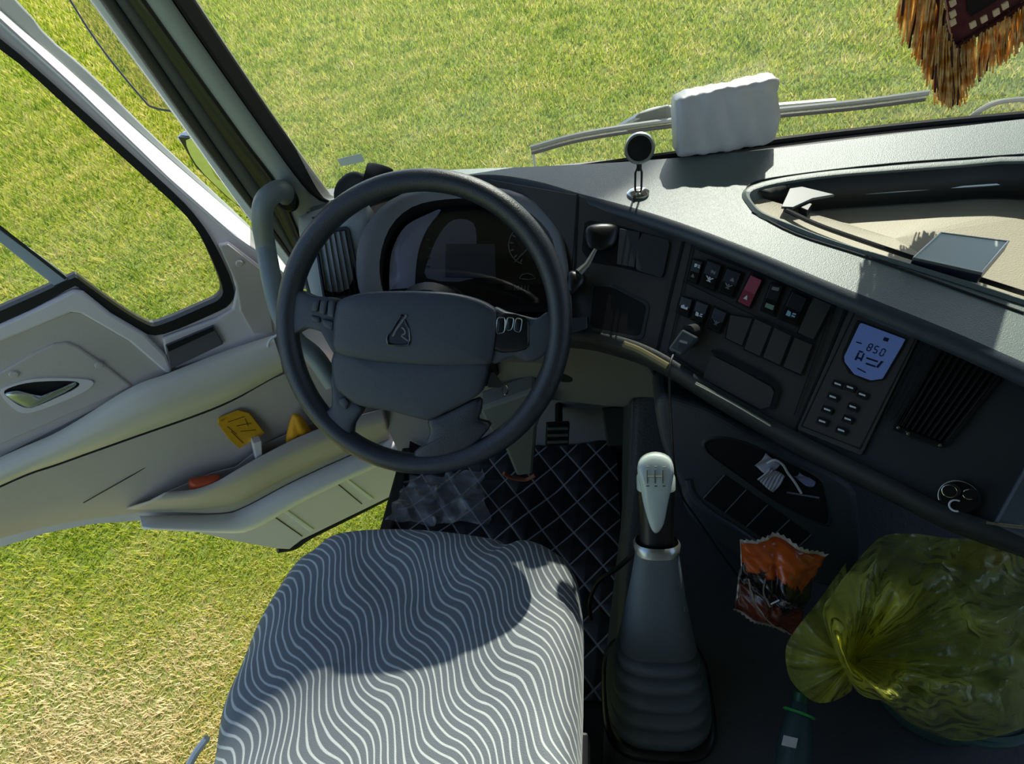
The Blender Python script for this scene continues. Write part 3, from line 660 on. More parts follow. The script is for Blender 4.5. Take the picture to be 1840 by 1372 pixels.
# ------------------------------------------------------------------ A-pillar
PB = (V(-.55, .90, .90), nrm(V(.35, -1, -.10)))      # plane in which the trim runs
PO = (V(-.66, 1.0, .90), nrm(V(.5, -1, .2)))
def lineup(u0, v0, u1, v1, ext=260):      # extend the picture line upward out of frame
    s = ext/(v1-v0); return (u0-(u1-u0)*s, v0-ext)
pil = empty('trim_1', P(560, 360, pl=PB), 'windscreen pillar trim, grey-green with dark channel', kind='structure')
def pstrip(name, la, lb, pa, pb, m, bulge=0, solid=.006, **k):
    A = smooth_path([P(u, v, pl=pa) for u, v in la], 5); B = smooth_path([P(u, v, pl=pb) for u, v in lb], 5)
    n = max(len(A), len(B)); A = resample(A, n); B = resample(B, n); rows = []
    for t in np.linspace(0, 1, 7): rows.append([a*(1-t)+b*t+PB[1]*bulge*math.sin(PI*t) for a, b in zip(A, B)])
    return add(name, grid(rows), m, pil, smooth='all', solid=solid, **k)
e0 = [(95, -240), (262, 0), (440, 250), (505, 338), (548, 440), (560, 480)]
f0 = [(150, -240), (308, 0), (470, 232), (545, 335), (585, 366), (640, 372)]
g0 = [(190, -240), (345, 0), (480, 200), (570, 325), (602, 362), (650, 360)]
d0 = [(60, -240), (235, 0), (400, 240), (478, 352), (520, 430), (548, 480)]
c0 = [(40, -240), (208, 0), (372, 240), (450, 352), (505, 430), (552, 500)]
b0 = [(8, -240), (180, 0), (348, 240), (446, 368), (500, 436), (556, 512)]
a0 = [(-12, -240), (160, 0), (328, 228), (436, 378), (490, 446), (548, 520)]
i1, i2 = off(PB, -.02), off(PB, -.035)
pstrip('trim_face', e0, f0, off(PB, -.01), PB, m_pillar, .006, label='grey-green face')
pstrip('glass_gasket', f0, g0, off(PB, -.004), off(PB, -.03), m_rubber, 0, label='black gasket')
pstrip('channel', d0, e0, off(PB, -.03), off(PB, -.012), m_black, -.004, label='black channel')
pstrip('inner_band', c0, d0, off(PB, -.035), off(PB, -.028), m_pillard, .004, label='dark grey band')
pstrip('door_seal', b0, c0, off(PB, -.045), off(PB, -.036), m_rubber, .004, label='black rubber door seal')
pstrip('painted_edge', a0, b0, off(PB, -.06), off(PB, -.047), m_paint, .002, label='white painted outer edge')
add('glass_edge', tube(smooth_path([P(u+3, v-1, pl=off(PB, -.03)) for u, v in g0], 5), .003, 6), m_satin, pil, smooth=True)
add('pillar_foot', prism([P(u, v, d=1.08) for u, v in [(505, 345), (540, 380), (560, 400), (600, 372), (650, 372), (640, 560), (560, 560), (540, 480)]], ray(600, 400)*.05), m_pillard, pil, bevel=.004)

# grab handle
gh_pts = [P(512, 352, pl=off(PB, -.006)), P(508, 342, pl=off(PB, .012)), P(494, 345, pl=off(PB, .035)), P(476, 362, pl=off(PB, .05)), P(471, 395, pl=off(PB, .055)), P(477, 440, d=1.01), P(488, 500, d=1.0), P(503, 560, d=1.0), P(530, 610, d=1.0), P(565, 640, d=1.01), P(600, 690, d=1.03)]
gh = empty('grab_handle', P(500, 560, d=1.03), 'curved grey grab handle beside the windscreen pillar', 'handle')
add('grip', tube(smooth_path(gh_pts, 8), [.0175]*81, 14), mat('handle_plastic', srgb(128, 138, 138), .42, bump=.15, bscale=700), gh, smooth=True)
add('mount', lathe([(.026, -.008), (.026, .004), (.02, .008)], P(514, 356, pl=off(PB, .0)), PB[1], 20, sx=.8), m_black, gh, smooth=True)

# ------------------------------------------------------------------ open door
HX, HY, PHI = -.70, 1.0, math.radians(50)
DD = V(-math.sin(PHI), -math.cos(PHI), 0); DN = V(math.cos(PHI), -math.sin(PHI), 0)
DP = (V(HX, HY, 0), DN)
def D(u, v, o=0): return P(u, v, pl=off(DP, o))
door = empty('door_1', V(HX, HY, -.18), 'open driver door, grey lining with armrest bar', kind='structure')
def dplate(name, px, thick=.01, lift=0, m=m_grey, par=None, bevel=.0015, r=0, **k):
    pts = [D(u, v, lift) for u, v in px]
    if r: pts = rpoly(pts, r)
    return add(name, prism(pts, -DN*thick), m, par or door, bevel=bevel, **k)
win_in = spx([(-330, -190), (-180, -50), (0, 89), (50, 128), (168, 236), (303, 357), (347, 404), (374, 451), (399, 513), (395, 536), (366, 551), (290, 583), (262, 582), (208, 550), (150, 508), (136, 499), (122, 504), (0, 559), (-330, 700)], 3)
seal_out = spx([(-345, -225), (-180, -72), (0, 70), (55, 115), (175, 222), (311, 345), (357, 395), (388, 443), (419, 513), (414, 545), (380, 565), (295, 600), (255, 596), (198, 562), (148, 522), (137, 515), (122, 520), (0, 583), (-345, 730)], 3)
frame_out = [(-420, -480), (-280, -225), (0, 32), (135, 155), (303, 318), (421, 422), (480, 463), (528, 506), (600, 600), (700, 745), (752, 838), (725, 880), (540, 970), (520, 986), (499, 985), (416, 970), (332, 950), (290, 939), (250, 935), (166, 941), (80, 958), (0, 983), (-150, 1040), (-420, 1150)]
shell = add('door_shell', holed([D(u, v, 0) for u, v in frame_out], [[D(u, v, 0) for u, v in seal_out]], -DN*.035), m_grey2, door, bevel=.003, label='pale painted door shell')
add('window_seal', holed([D(u, v, .006) for u, v in seal_out], [[D(u, v, .006) for u, v in win_in]], -DN*.03), m_rubber, door, bevel=.002, label='black rubber window seal')
m_dglass = glass_sheet('door_glass', (.95, .98, .95), 1.5, dust=.012, boost=1.3)
add('window_glass', ([D(u, v, -.012) for u, v in win_in], [tuple(range(len(win_in)))]), m_dglass, door, label='door window pane')
# white weather strip along the frame front, and raised grey band
wb_r = [(-280, -240), (0, 17), (135, 135), (270, 256), (468, 428), (530, 497)]; wb_l = [(-280, -215), (0, 40), (135, 162), (303, 323), (421, 425), (480, 465), (528, 508)]
def dstrip(name, la, lb, ha, hb, m, bulge=0, rows_n=6, par=None, solid=.004, **k):
    A = smooth_path([D(u, v, ha) for u, v in la], 6); B = smooth_path([D(u, v, hb) for u, v in lb], 6)
    n = max(len(A), len(B)); A = resample(A, n); B = resample(B, n)
    rows = [[a*(1-t)+b*t+DN*bulge*math.sin(PI*t) for a, b in zip(A, B)] for t in np.linspace(0, 1, rows_n)]
    return add(name, grid(rows), m, par or door, smooth='all', solid=solid, **k)
m_wpaint = mat('bright_white_paint', srgb(232, 234, 232), .22, coat=.6)
out_r = [(-250, -275), (30, 0), (88, 67), (158, 127), (278, 246), (428, 386), (540, 497)]
wb_m = [(-265, -258), (14, 8), (80, 74), (150, 130), (278, 250), (452, 404), (538, 497)]
dstrip('frame_edge', wb_l, wb_r, .002, -.05, m_wpaint, .004, label='white lit edge of the door frame')
dstrip('frame_return', wb_r, out_r, -.05, -.06, m_pillar, .0)
# upper lining
dplate('sill_trim', [(-420, 735), (0, 585), (60, 558), (132, 522), (150, 525), (200, 565), (260, 600), (300, 640), (310, 668), (300, 672), (232, 614), (145, 564), (128, 562), (0, 615), (-420, 790)], .016, .014, m_grey2, bevel=.005, label='pale sill under the window')
dplate('upper_lining', [(-420, 790), (0, 612), (126, 561), (146, 562), (232, 612), (304, 668), (0, 822), (-420, 1010)], .012, .008, m_grey, bevel=.002)
dplate('handle_panel', [(-420, 840), (0, 668), (60, 634), (96, 618), (120, 615), (142, 624), (200, 664), (238, 694), (210, 708), (0, 800), (-420, 985)], .01, .013, m_grey, bevel=.004)
# small mirror-corner speaker grille plate and quarter panel
dplate('quarter_panel', [(392, 440), (412, 436), (470, 480), (496, 530), (500, 605), (420, 630), (315, 662), (298, 640), (292, 608), (390, 572), (418, 555), (425, 520), (410, 470)], .012, .01, m_grey2, bevel=.004)
dplate('quarter_relief', [(394, 441), (410, 438), (468, 484), (482, 520), (492, 598), (455, 600), (432, 560), (424, 510)], .006, .014, m_grey, bevel=.004)
sw = dplate('switch_plate', [(298, 622), (384, 586), (402, 618), (306, 664)], .01, .018, mat('switch_plate_grey', srgb(92, 92, 96), .5), bevel=.002, label='darker switch plate')
add('slot', prism([D(u, v, .0205) for u, v in [(300, 622), (382, 588), (385, 594), (303, 632)]], -DN*.003), m_void, sw)
add('screw_cover', lathe([(0, .004), (.006, .003), (.008, 0)], D(430, 473, .016), DN, 14), m_grey, door, smooth=True)
for u, v in [(25, 672), (178, 656)]: add('screw_cover', lathe([(0, .004), (.006, .003), (.008, 0)], D(u, v, .014), DN, 14), m_grey, door, smooth=True)
# inner release handle
hr = add('handle_recess', holed([D(u, v, .0165) for u, v in spx([(0, 706), (20, 692), (60, 681), (120, 680), (165, 684), (160, 698), (120, 718), (60, 740), (30, 738)], 3)], [[D(u, v, .0165) for u, v in spx([(7, 706), (24, 694), (62, 686), (120, 684), (142, 688), (136, 698), (100, 715), (58, 732), (34, 728)], 3)]], -DN*.004), m_grey2, door, bevel=.001)
add('recess_well', prism([D(u, v, .014) for u, v in spx([(7, 706), (24, 694), (62, 686), (120, 684), (142, 688), (136, 698), (100, 715), (58, 732), (34, 728)], 3)], -DN*.002), m_void, hr)
add('release_lever', puff([D(u, v, .019) for u, v in spx([(8, 709), (30, 702), (50, 706), (66, 713), (100, 701), (130, 688), (137, 691), (118, 704), (80, 722), (56, 733), (36, 727)], 3)], DN, .005, .003, 4), m_satin, hr, smooth='all', label='satin metal lever')
# armrest bar
up_ = [(-420, 1012), (0, 821), (110, 772), (233, 697), (303, 670), (400, 632), (490, 602)]; rd_ = [(-420, 1035), (0, 840), (110, 790), (233, 727), (310, 692), (400, 660), (496, 620)]
md_ = [(-420, 1062), (0, 862), (110, 812), (240, 752), (330, 715), (415, 690), (504, 645)]; lo_ = [(-420, 1075), (0, 872), (110, 830), (250, 780), (350, 745), (420, 716), (508, 668)]
def curve(px, h, n=60): return resample(smooth_path([D(u, v, h) for u, v in px], 6), n)
add('armrest', grid([curve(up_, .008), curve(up_, .03), curve(rd_, .055), curve(md_, .062), curve(lo_, .05), curve(lo_, .0)]), m_arm, door, smooth='all', label='pale armrest bar along the door')
add('cup_ring', tube(smooth_path([D(u, v, .05) for u, v in [(500, 600), (484, 612), (482, 628), (490, 642), (502, 650)]], 5), .0028, 8), m_white, door, smooth=True)
# lower lining
ll_t = [(-420, 1080), (0, 876), (110, 834), (250, 784), (350, 749), (420, 720), (510, 672), (600, 650)]; ll_b = [(-420, 1120), (0, 967), (200, 927), (300, 920), (395, 921), (440, 909), (530, 862), (640, 812), (700, 790)]
add('lower_lining', grid([curve(ll_t, .045), curve(ll_t, .03)*.5+curve(ll_b, .03)*.5, curve(ll_b, .012), curve(ll_b, .0)]), m_grey, door, smooth='all')
def dgroove(px, h, w=.0016, m=m_black, **k): add('seam', tube(smooth_path([D(u, v, h) for u, v in px], 5), w, 6), m, door, **k)
dgroove([(340, 786), (260, 840), (150, 903)], .0345, .0012)
# pale kick panel under the lining
dstrip('kick_rim', [(250, 928), (395, 924), (440, 911), (530, 864), (640, 814), (720, 781)], [(255, 936), (400, 952), (455, 948), (540, 900), (640, 852), (735, 812)], .012, .004, mat('rim_white', srgb(238, 236, 240), .3, coat=.3), .03, label='rounded pale rim')
dgroove([(490, 926), (543, 963)], .001); dgroove([(603, 866), (650, 905)], .001)
dplate('rib', [(505, 915), (510, 912), (565, 952), (558, 956)], .004, .004, m_wpaint)
dplate('rib', [(620, 862), (625, 860), (672, 896), (666, 899)], .004, .004, m_wpaint)
add('bottom_seal', tube(smooth_path([D(u, v, -.01) for u, v in [(499, 988), (530, 982), (560, 962), (640, 922), (735, 872), (760, 845)]], 5), .009, 8), m_rubber, door, smooth=True)
# pocket
pt = [(296, 886), (350, 880), (390, 866), (430, 843), (480, 815), (545, 783), (620, 755), (690, 735)]; pbm = [(225, 915), (300, 916), (360, 915), (430, 902), (490, 872), (560, 838), (640, 805), (700, 782)]
A_, B_ = curve(pt, .085), curve(pbm, .022)
pk = add('door_pocket', grid([A_-DN*.004, A_, A_*.6+B_*.4+DN*.008, A_*.3+B_*.7+DN*.004, B_]), m_grey, door, smooth='all', solid=.004, label='moulded door pocket')
add('pocket_inner_plate', prism([D(u, v, .0435) for u, v in [(300, 884), (380, 850), (425, 838), (475, 798), (560, 760), (680, 715), (700, 745), (620, 770), (540, 795), (440, 850), (380, 875)]], -DN*.002), m_grey, pk)  # lining-grey plate behind the pocket mouth
dplate('pocket_divider', [(455, 796), (470, 792), (472, 826), (462, 832)], .03, .075, m_grey2)
# divider post and rear sash
add('window_divider', prism([D(u, v, .0) for u, v in [(-330, 120), (-330, 200), (0, 436), (104, 519), (125, 508), (112, 492), (0, 412)]], -DN*.015), mat('blue_grey_sash', srgb(172, 188, 200), .3), door, bevel=.002)
add('sash_edge', tube([D(-330, 110, .001), D(0, 408, .001), D(118, 500, .001)], .003, 6), m_rubber, door)

# ------------------------------------------------------------------ things at the door
def wobble(amp, s, seed=0):
    rng = np.random.default_rng(seed); ph = rng.uniform(0, 6, 9); k = rng.normal(0, 1, (3, 3))
    return lambda q: amp*sum(math.sin(s*(V(*q).dot(k[i]))+ph[i]) for i in range(3))/1.7
m_yel = mat('yellow_card', srgb(214, 160, 26), .55, bump=.6, bscale=120)
yc_pts = [(392, 752), (428, 737), (448, 742), (476, 778), (430, 806), (412, 790), (392, 762)]
yc = add('hanging_tag', prism([D(u, v, .052) for u, v in yc_pts], -DN*.004), m_yel, bevel=.001, label='creased yellow card stuck on the grey door lining', cat='card')
m_yink = mat('brown_ink', srgb(122, 82, 12), .6)
for q in [[(410, 758), (440, 748)], [(408, 766), (425, 780)], [(425, 765), (452, 760)], [(432, 775), (460, 772)], [(415, 775), (437, 796)], [(440, 752), (446, 765)], [(397, 756), (404, 752)]]:
    add('print', tube([D(q[0][0], q[0][1], .0525), D(q[1][0], q[1][1], .0525)], .0009, 5), m_yink, yc)
yb = [(516, 800), (518, 775), (526, 750), (533, 746), (545, 752), (560, 775), (558, 782), (540, 796)]
add('duster', puff([D(u, v, .065) for u, v in spx(yb, 3)], DN, .012, .008, 6, noise=wobble(.003, 90, 3)), mat('yellow_cloth', srgb(236, 168, 22), .7, bump=.4, bscale=150), smooth='all', label='folded yellow cloth poking out of the door pocket', cat='cloth')
add('tool_handle', puff([D(u, v, .07) for u, v in spx([(341, 868), (350, 864), (385, 858), (396, 860), (372, 874), (350, 880), (341, 879)], 3)], DN, .01, .012, 5), mat('orange_plastic', srgb(214, 88, 48), .4), smooth='all', label='orange plastic handle lying in the rear of the door pocket', cat='tool')

# ------------------------------------------------------------------ door mirror, deflector outside
mr = empty('side_mirror', P(400, 320, d=1.45), 'white-framed exterior door mirror between door frame and pillar', 'mirror')
MP = (P(390, 310, d=1.38), nrm(V(-.2, -1, .0)))
add('housing', puff([P(u, v, pl=off(MP, -.02)) for u, v in spx([(318, 246), (348, 234), (372, 240), (455, 350), (470, 392), (440, 374), (400, 330), (345, 275)], 3)], MP[1], .004, .05, 5), m_wpaint, mr, smooth='all')
add('frame', prism([P(u, v, pl=off(MP, -.008)) for u, v in [(320, 246), (366, 250), (455, 366), (434, 375), (405, 352), (352, 300)]], -MP[1]*.01), m_black, mr)
add('mirror_glass', prism([P(u, v, pl=off(MP, -.003)) for u, v in spx([(334, 252), (364, 258), (385, 300), (448, 368), (432, 371), (400, 345), (352, 295)], 3)], -MP[1]*.003), mat('mirror_silver', srgb(225, 228, 220), .03, metal=1), mr)
add('clamp', join(puff([P(u, v, pl=off(MP, .01)) for u, v in spx([(368, 262), (384, 268), (395, 300), (412, 318), (408, 326), (392, 322), (378, 296)], 3)], MP[1], .01, .01, 5)), m_chrome, mr, smooth='all')
add('arm', tube(smooth_path([P(372, 250, pl=off(MP, .005)), P(392, 290, pl=off(MP, .02)), P(440, 350, pl=off(MP, .02)), P(478, 400, pl=off(PB, -.09)), P(520, 440, pl=off(PB, -.055))], 5), .008, 10), m_paint, mr, smooth=True)
FP = pl3(P(130, 0, d=1.5), P(330, 200, d=1.45), P(260, 0, d=1.44))
df = add('wind_deflector', ([P(u, v, pl=FP) for u, v in spx([(40, -150), (126, 0), (185, 90), (255, 176), (278, 194), (330, 202), (320, 190), (160, -15), (80, -150)], 3)], [tuple(range(27))]), glass_sheet('smoked_plexi', (.80, .74, .60), 1.45), smooth=False, label='smoked clear wind deflector outside the gap beside the pillar', cat='deflector')
add('edge', tube(smooth_path([P(u, v, pl=FP) for u, v in [(40, -150), (126, 0), (185, 90), (255, 176), (278, 194), (328, 202)]], 6), .0028, 6), m_black, df, smooth=True)

# ------------------------------------------------------------------ wipers and hood edge outside
def wiper(name, pts, lab, w=.007):
    e = empty(name, P(pts[0][0], pts[0][1], y=pts[0][2]), lab, 'wiper')
    path = smooth_path([P(u, v, y=y) for u, v, y in pts], 5)
    add('blade', tube(path, w*.6, 8), m_rubber, e, smooth=True)
    add('frame_bar', tube([p+V(0, -.004, .012) for p in path], w*.8, 8), mat('wiper_grey', srgb(120, 124, 118), .4), e, smooth=True)
    return e
wp = wiper('windscreen_wiper', [(955, 275, 1.12), (1050, 250, 1.13), (1210, 226, 1.14), (1400, 208, 1.14), (1540, 194, 1.13), (1662, 178, 1.12)], 'long grey wiper lying low outside the windscreen, behind the packet')
add('arm', tube(smooth_path([P(u, v, y=y) for u, v, y in [(1110, 232, 1.15), (1160, 205, 1.16), (1215, 196, 1.17), (1340, 196, 1.17), (1500, 184, 1.15)]], 6), .008, 8), m_satin, wp, smooth=True)
add('blade_end', tube([P(958, 275, y=1.12), P(962, 303, y=1.1)], .003, 6), m_satin, wp)
add('arm_cover', prism([P(u, v, y=1.15) for u, v in [(1108, 234), (1150, 204), (1200, 190), (1215, 200), (1200, 222), (1150, 230)]], V(0, .01, 0)), mat('arm_cover_grey', srgb(86, 92, 84), .5), wp, bevel=.002)
add('washer_hose', tube(smooth_path([P(u, v, y=1.16) for u, v in [(1700, 235), (1732, 220), (1765, 196), (1800, 182), (1870, 176)]], 6), .005, 8), mat('hose_grey', srgb(150, 152, 140), .5), smooth=True, label='thin grey hose curving up outside the glass at the far right', cat='hose')
add('cowl', prism([(-.55, 1.04, .835), (1.35, 1.09, .80), (1.35, 1.14, .75), (.4, 1.2, .75), (-.55, 1.12, .76)], V(0, 0, -.25)), m_rubber, kind='structure', bevel=.01)

# ------------------------------------------------------------------ steering wheel
wc = P(762, 578, d=.87); WN = V(0, -.805, .593); WP_ = (wc, WN)
def W(u, v, h=0): return P(u, v, pl=off(WP_, h))
sw_ = empty('steering_wheel', wc-WN*.03, 'dark grey leather-rimmed steering wheel with emblem hub in front of the driver seat', 'steering wheel')
N_ = 96; rim_c = [W(762+(264-19)*math.cos(2*PI*k/N_), 578+(274.5-19.5)*math.sin(2*PI*k/N_)) for k in range(N_)]
rm = [.0168+.0012*abs(math.cos(2*PI*k/N_)) for k in range(N_)]
add('rim', tube(rim_c, rm, 18, closed=True), m_wheel, sw_, smooth='all', label='leather rim')
def wpad(name, px, h, side, z=0, m=m_hub, rings=7, par=None, n=3, **k):
    return add(name, puff([W(u, v, z) for u, v in spx(px, n)], WN, h, side, rings), m, par or sw_, smooth='all', **k)
# hub: upper pad and lower pad
hub = wpad('hub_pad', [(600, 632), (599, 590), (603, 556), (611, 539), (642, 528), (690, 523), (760, 523), (812, 527), (852, 537), (880, 551), (891, 566), (890, 600), (882, 645), (872, 655), (800, 658), (720, 654), (650, 646)], .010, .03, .014)
lowp = wpad('lower_pad', [(600, 632), (650, 641), (720, 647), (800, 651), (868, 649), (866, 690), (856, 712), (810, 735), (778, 752), (762, 754), (700, 738), (645, 728), (620, 712), (600, 690)], .006, .03, .012)
add('hub_back', lathe([(.05, -.02), (.062, -.035), (.06, -.07), (.055, -.1)], wc+WN*.01, WN, 28), m_black, sw_, smooth=True)
# spokes
def spoke(px, m=m_hub, z=.006, name='spoke', **k):
    return add(name, puff([W(u, v, z) for u, v in spx(px, 3)], WN, .004, .018, 5), m, sw_, smooth='all', **k)
spoke([(520, 530), (538, 522), (562, 532), (608, 538), (606, 570), (604, 640), (590, 606), (572, 594), (548, 590), (520, 598)])
spoke([(884, 558), (908, 560), (940, 568), (964, 572), (985, 560), (1006, 575), (1004, 610), (975, 640), (950, 650), (920, 640), (880, 650)], m_hub)
spoke([(596, 672), (620, 708), (648, 730), (646, 742), (632, 764), (630, 788), (628, 815), (598, 792), (566, 752), (578, 742), (596, 728)], m_hub)
spoke([(770, 752), (800, 742), (858, 716), (862, 740), (858, 755), (880, 765), (850, 800), (800, 826), (752, 832), (744, 812), (762, 800), (772, 776)], m_wheel)
# buttons
def wbtn(px, name='button', m=m_hub, z=.0125):
    b = add(name, puff([W(u, v, z) for u, v in rpoly([V(*p) for p in px], .2, 3)], WN, .0018, .003, 3), m, sw_, smooth='all'); return b
rpoly2 = rpoly
wbtn([(562, 540), (574, 538), (570, 560), (558, 560)]); wbtn([(576, 539), (588, 539), (584, 566), (573, 564)]); wbtn([(590, 540), (602, 541), (600, 572), (588, 568)])
wbtn([(558, 566), (574, 570), (574, 580), (560, 578)]); wbtn([(578, 572), (600, 578), (598, 594), (580, 586)])
for px in [[(893, 570), (908, 570), (907, 597), (892, 600)], [(911, 570), (924, 571), (920, 592), (910, 594)], [(927, 571), (939, 573), (935, 597), (923, 594)]]:
    b = wbtn(px, m=m_black); pts = [W(u, v, .0142) for u, v in px]
    add('button_edge', tube(rpoly(pts, .3, 3), .0007, 5, closed=True), m_satin, b)
add('button_bank', puff([W(u, v, .0105) for u, v in spx([(886, 566), (944, 570), (950, 600), (944, 628), (884, 628)], 3)], WN, .001, .004, 3), m_black, sw_, smooth='all')
wbtn([(608, 716), (620, 714), (626, 724), (622, 736), (610, 728)])
# emblem: drop-shaped outline split by a slanting stroke
em = add('emblem', tube([W(u, v, .0245) for u, v in spx([(720, 568), (704, 594), (697, 603), (697, 614), (702, 619), (730, 620), (735, 614), (735, 600), (733, 588), (724, 570)], 3)], .0018, 8, closed=True), mat('emblem_black', srgb(20, 22, 25), .2, coat=.8), sw_, smooth=True, label='embossed emblem')
add('stroke', tube([W(u, v, .0245) for u, v in [(731, 566), (712, 592), (706, 604)]], .0019, 6), m_dim, em)
add('stroke', tube([W(u, v, .0245) for u, v in spx([(722, 588), (727, 592), (728, 599), (722, 603), (734, 612)], 3, closed=False)], .0015, 6), m_dim, em)
add('emblem_base', prism([W(u, v, .0243) for u, v in spx([(720, 574), (706, 596), (700, 606), (703, 616), (730, 617), (732, 602), (726, 582)], 3)], -WN*.003), m_black, em)
# ------------------------------------------------------------------ column
colm = empty('steering_column', P(930, 860, z=0), 'grey steering column shroud rising from the mat to the wheel', 'steering column')
c_top = wc-WN*.06; c_bot = P(938, 845, z=.03)
pth = [c_top, wc-WN*.13, (wc-WN*.2)*.75+c_bot*.25]
add('upper_shroud', tube(pth, [.062, .06, .05], 18), m_black, colm, smooth=True)
SP = pl3(P(880, 745, d=1.18), P(960, 745, d=1.18), P(940, 850, d=1.36))
add('lower_shroud', prism([P(u, v, pl=SP) for u, v in [(860, 735), (905, 720), (962, 700), (985, 715), (965, 770), (958, 852), (928, 856), (905, 802), (880, 775)]], -SP[1]*.05), mat('column_grey', srgb(118, 124, 122), .5, bump=.2, bscale=900), colm, bevel=.008)
add('base_ring', tube(smooth_path([P(u, v, pl=off(SP, .004)) for u, v in [(905, 850), (920, 858), (945, 861), (962, 853)]], 5), .005, 8), mat('tan_leather', srgb(132, 78, 60), .6), colm, smooth=True)
# ignition key with tag
add('ignition_key', join(prism([P(u, v, d=.97) for u, v in [(882, 670), (887, 668), (905, 690), (900, 696), (876, 696)]], ray(890, 680)*.006)), mat('key_grey', srgb(110, 110, 112), .35, metal=.5), colm, bevel=.001)
add('key_ring', tube([P(908+5*math.cos(a), 700+9*math.sin(a), d=.96) for a in np.linspace(0, 6, 16)], .0012, 6), m_chrome, colm)
# wiper stalk right of the wheel (shiny lever on black pod)
pod2 = add('stalk_pod', puff([P(u, v, d=.90) for u, v in spx([(1052, 412), (1070, 402), (1100, 402), (1112, 412), (1106, 440), (1082, 452), (1056, 446)], 3)], -nrm(ray(1080, 425)), .012, .02, 7), m_black, st, smooth='all')
add('stalk_lever', tube([P(1070, 448, d=.885), P(1055, 475, d=.885), P(1040, 490, d=.885)], [.003, .005, .007], 10), m_satin, st, smooth=True, label='bright lever')
add('stalk_base', puff([P(u, v, d=.89) for u, v in spx([(1022, 488), (1040, 488), (1052, 496), (1050, 512), (1030, 530), (1018, 520)], 3)], -nrm(ray(1035, 505)), .012, .04, 5), m_black, st, smooth='all')
add('stalk_end', prism([P(u, v, d=.89) for u, v in [(1020, 572), (1055, 568), (1056, 590), (1022, 600)]], ray(1040, 580)*.02), m_lip, st, bevel=.002)

# ------------------------------------------------------------------ knee panel, pedals
KP = pl3(P(1020, 640, d=1.05), P(1180, 670, d=1.0), P(1100, 735, d=1.14))
kp = add('trim_2', prism([P(u, v, pl=KP) for u, v in spx([(760, 640), (900, 618), (1015, 622), (1060, 626), (1120, 640), (1168, 664), (1186, 712), (1140, 716), (1120, 733), (1010, 722), (940, 718), (800, 720)], 3)], -KP[1]*.03), m_knee, bevel=.006, kind='structure')
add('panel_hole', lathe([(.022, .001), (0, .0012)], P(1010, 678, pl=off(KP, .0)), KP[1], 20, sy=.6), m_void, kp)
pd = empty('brake_pedal', P(1005, 800, d=1.45), 'dark ribbed brake pedal in the shadow below the dashboard', 'pedal')
PPn = pl3(P(980, 765, d=1.42), P(1030, 765, d=1.42), P(1000, 830, d=1.45))
add('pad', prism([P(u, v, pl=PPn) for u, v in [(982, 762), (1024, 760), (1022, 800), (980, 802)]], -PPn[1]*.02), m_rubber, pd, bevel=.003)
for k in range(3):
    y_ = 768+k*12; add('rib', prism([P(u, v, pl=off(PPn, .004)) for u, v in [(984, y_), (1021, y_-1), (1021, y_+4), (984, y_+5)]], -PPn[1]*.004), m_dim, pd, bevel=.0006)
add('lever', tube([P(1004, 770, pl=off(PPn, -.02)), P(1004, 700, pl=off(PPn, -.12))], .01, 8), m_void, pd)
# accelerator further right
pd2 = empty('accelerator_pedal', P(1105, 790, d=1.35), 'dark grey accelerator pedal against the tunnel wall', 'pedal')
add('pad', prism([P(u, v, pl=off(PPn, .03)) for u, v in [(1082, 735), (1128, 730), (1128, 800), (1092, 802)]], -PPn[1]*.015), m_pillard, pd2, bevel=.003)

# ------------------------------------------------------------------ floor mat
def quilt_mat():
    m = bpy.data.materials.new('quilted_leatherette'); m.use_nodes = True; n = m.node_tree; b = n.nodes['Principled BSDF']; L = n.links.new
    at = n.nodes.new('ShaderNodeAttribute'); at.attribute_name = 'stitch'
    r = n.nodes.new('ShaderNodeValToRGB'); r.color_ramp.elements[0].position = .25; r.color_ramp.elements[0].color = srgb(26, 27, 32); r.color_ramp.elements[1].position = .7; r.color_ramp.elements[1].color = srgb(150, 153, 158)
    L(at.outputs['Fac'], r.inputs[0]); L(r.outputs[0], b.inputs['Base Color']); b.inputs['Roughness'].default_value = .42
    return m
def make_mat():
    x0, x1, y0, y1 = -.57, .03, .35, 1.0; nx, ny = 240, 260; s = .062
    vs_, fs, at = [], [], []
    wob = wobble(.006, 14, 5)
    for j in range(ny+1):
        for i in range(nx+1):
            x = x0+(x1-x0)*i/nx; y = y0+(y1-y0)*j/ny
            a = (x*.8+y*.6)/s; b = (-x*.7+y*.75)/s
            ga = abs(a-round(a)); gb_ = abs(b-round(b)); g = min(ga, gb_)
            st_ = max(0, 1-g*s/.0035)
            h = .006*min(1, (g*2.2))**.5
            edge = max(0, min(1, (x-x0)/.04)); z = .012+h+wob((x, y, 0))+.03*(1-edge)**2
            z += .25*max(0, (y-.86))**1.0*.9
            vs_.append((x, y, z)); at.append(st_)
    for j in range(ny):
        for i in range(nx): k = j*(nx+1)+i; fs.append((k, k+1, k+nx+2, k+nx+1))
    ob = add('floor_mat', (vs_, fs), quilt_mat(), smooth='all', label='black quilted diamond-stitched mat in the driver footwell', cat='floor mat')
    a = ob.data.attributes.new('stitch', 'FLOAT', 'POINT')
    me = ob.data
    for i, v in enumerate(me.vertices):
        w = ob.location; x, y = v.co.x+w.x, v.co.y+w.y
        A = (x*.8+y*.6)/s; B = (-x*.7+y*.75)/s; g = min(abs(A-round(A)), abs(B-round(B)))
        a.data[i].value = max(0, 1-g*s/.0035)
make_mat()
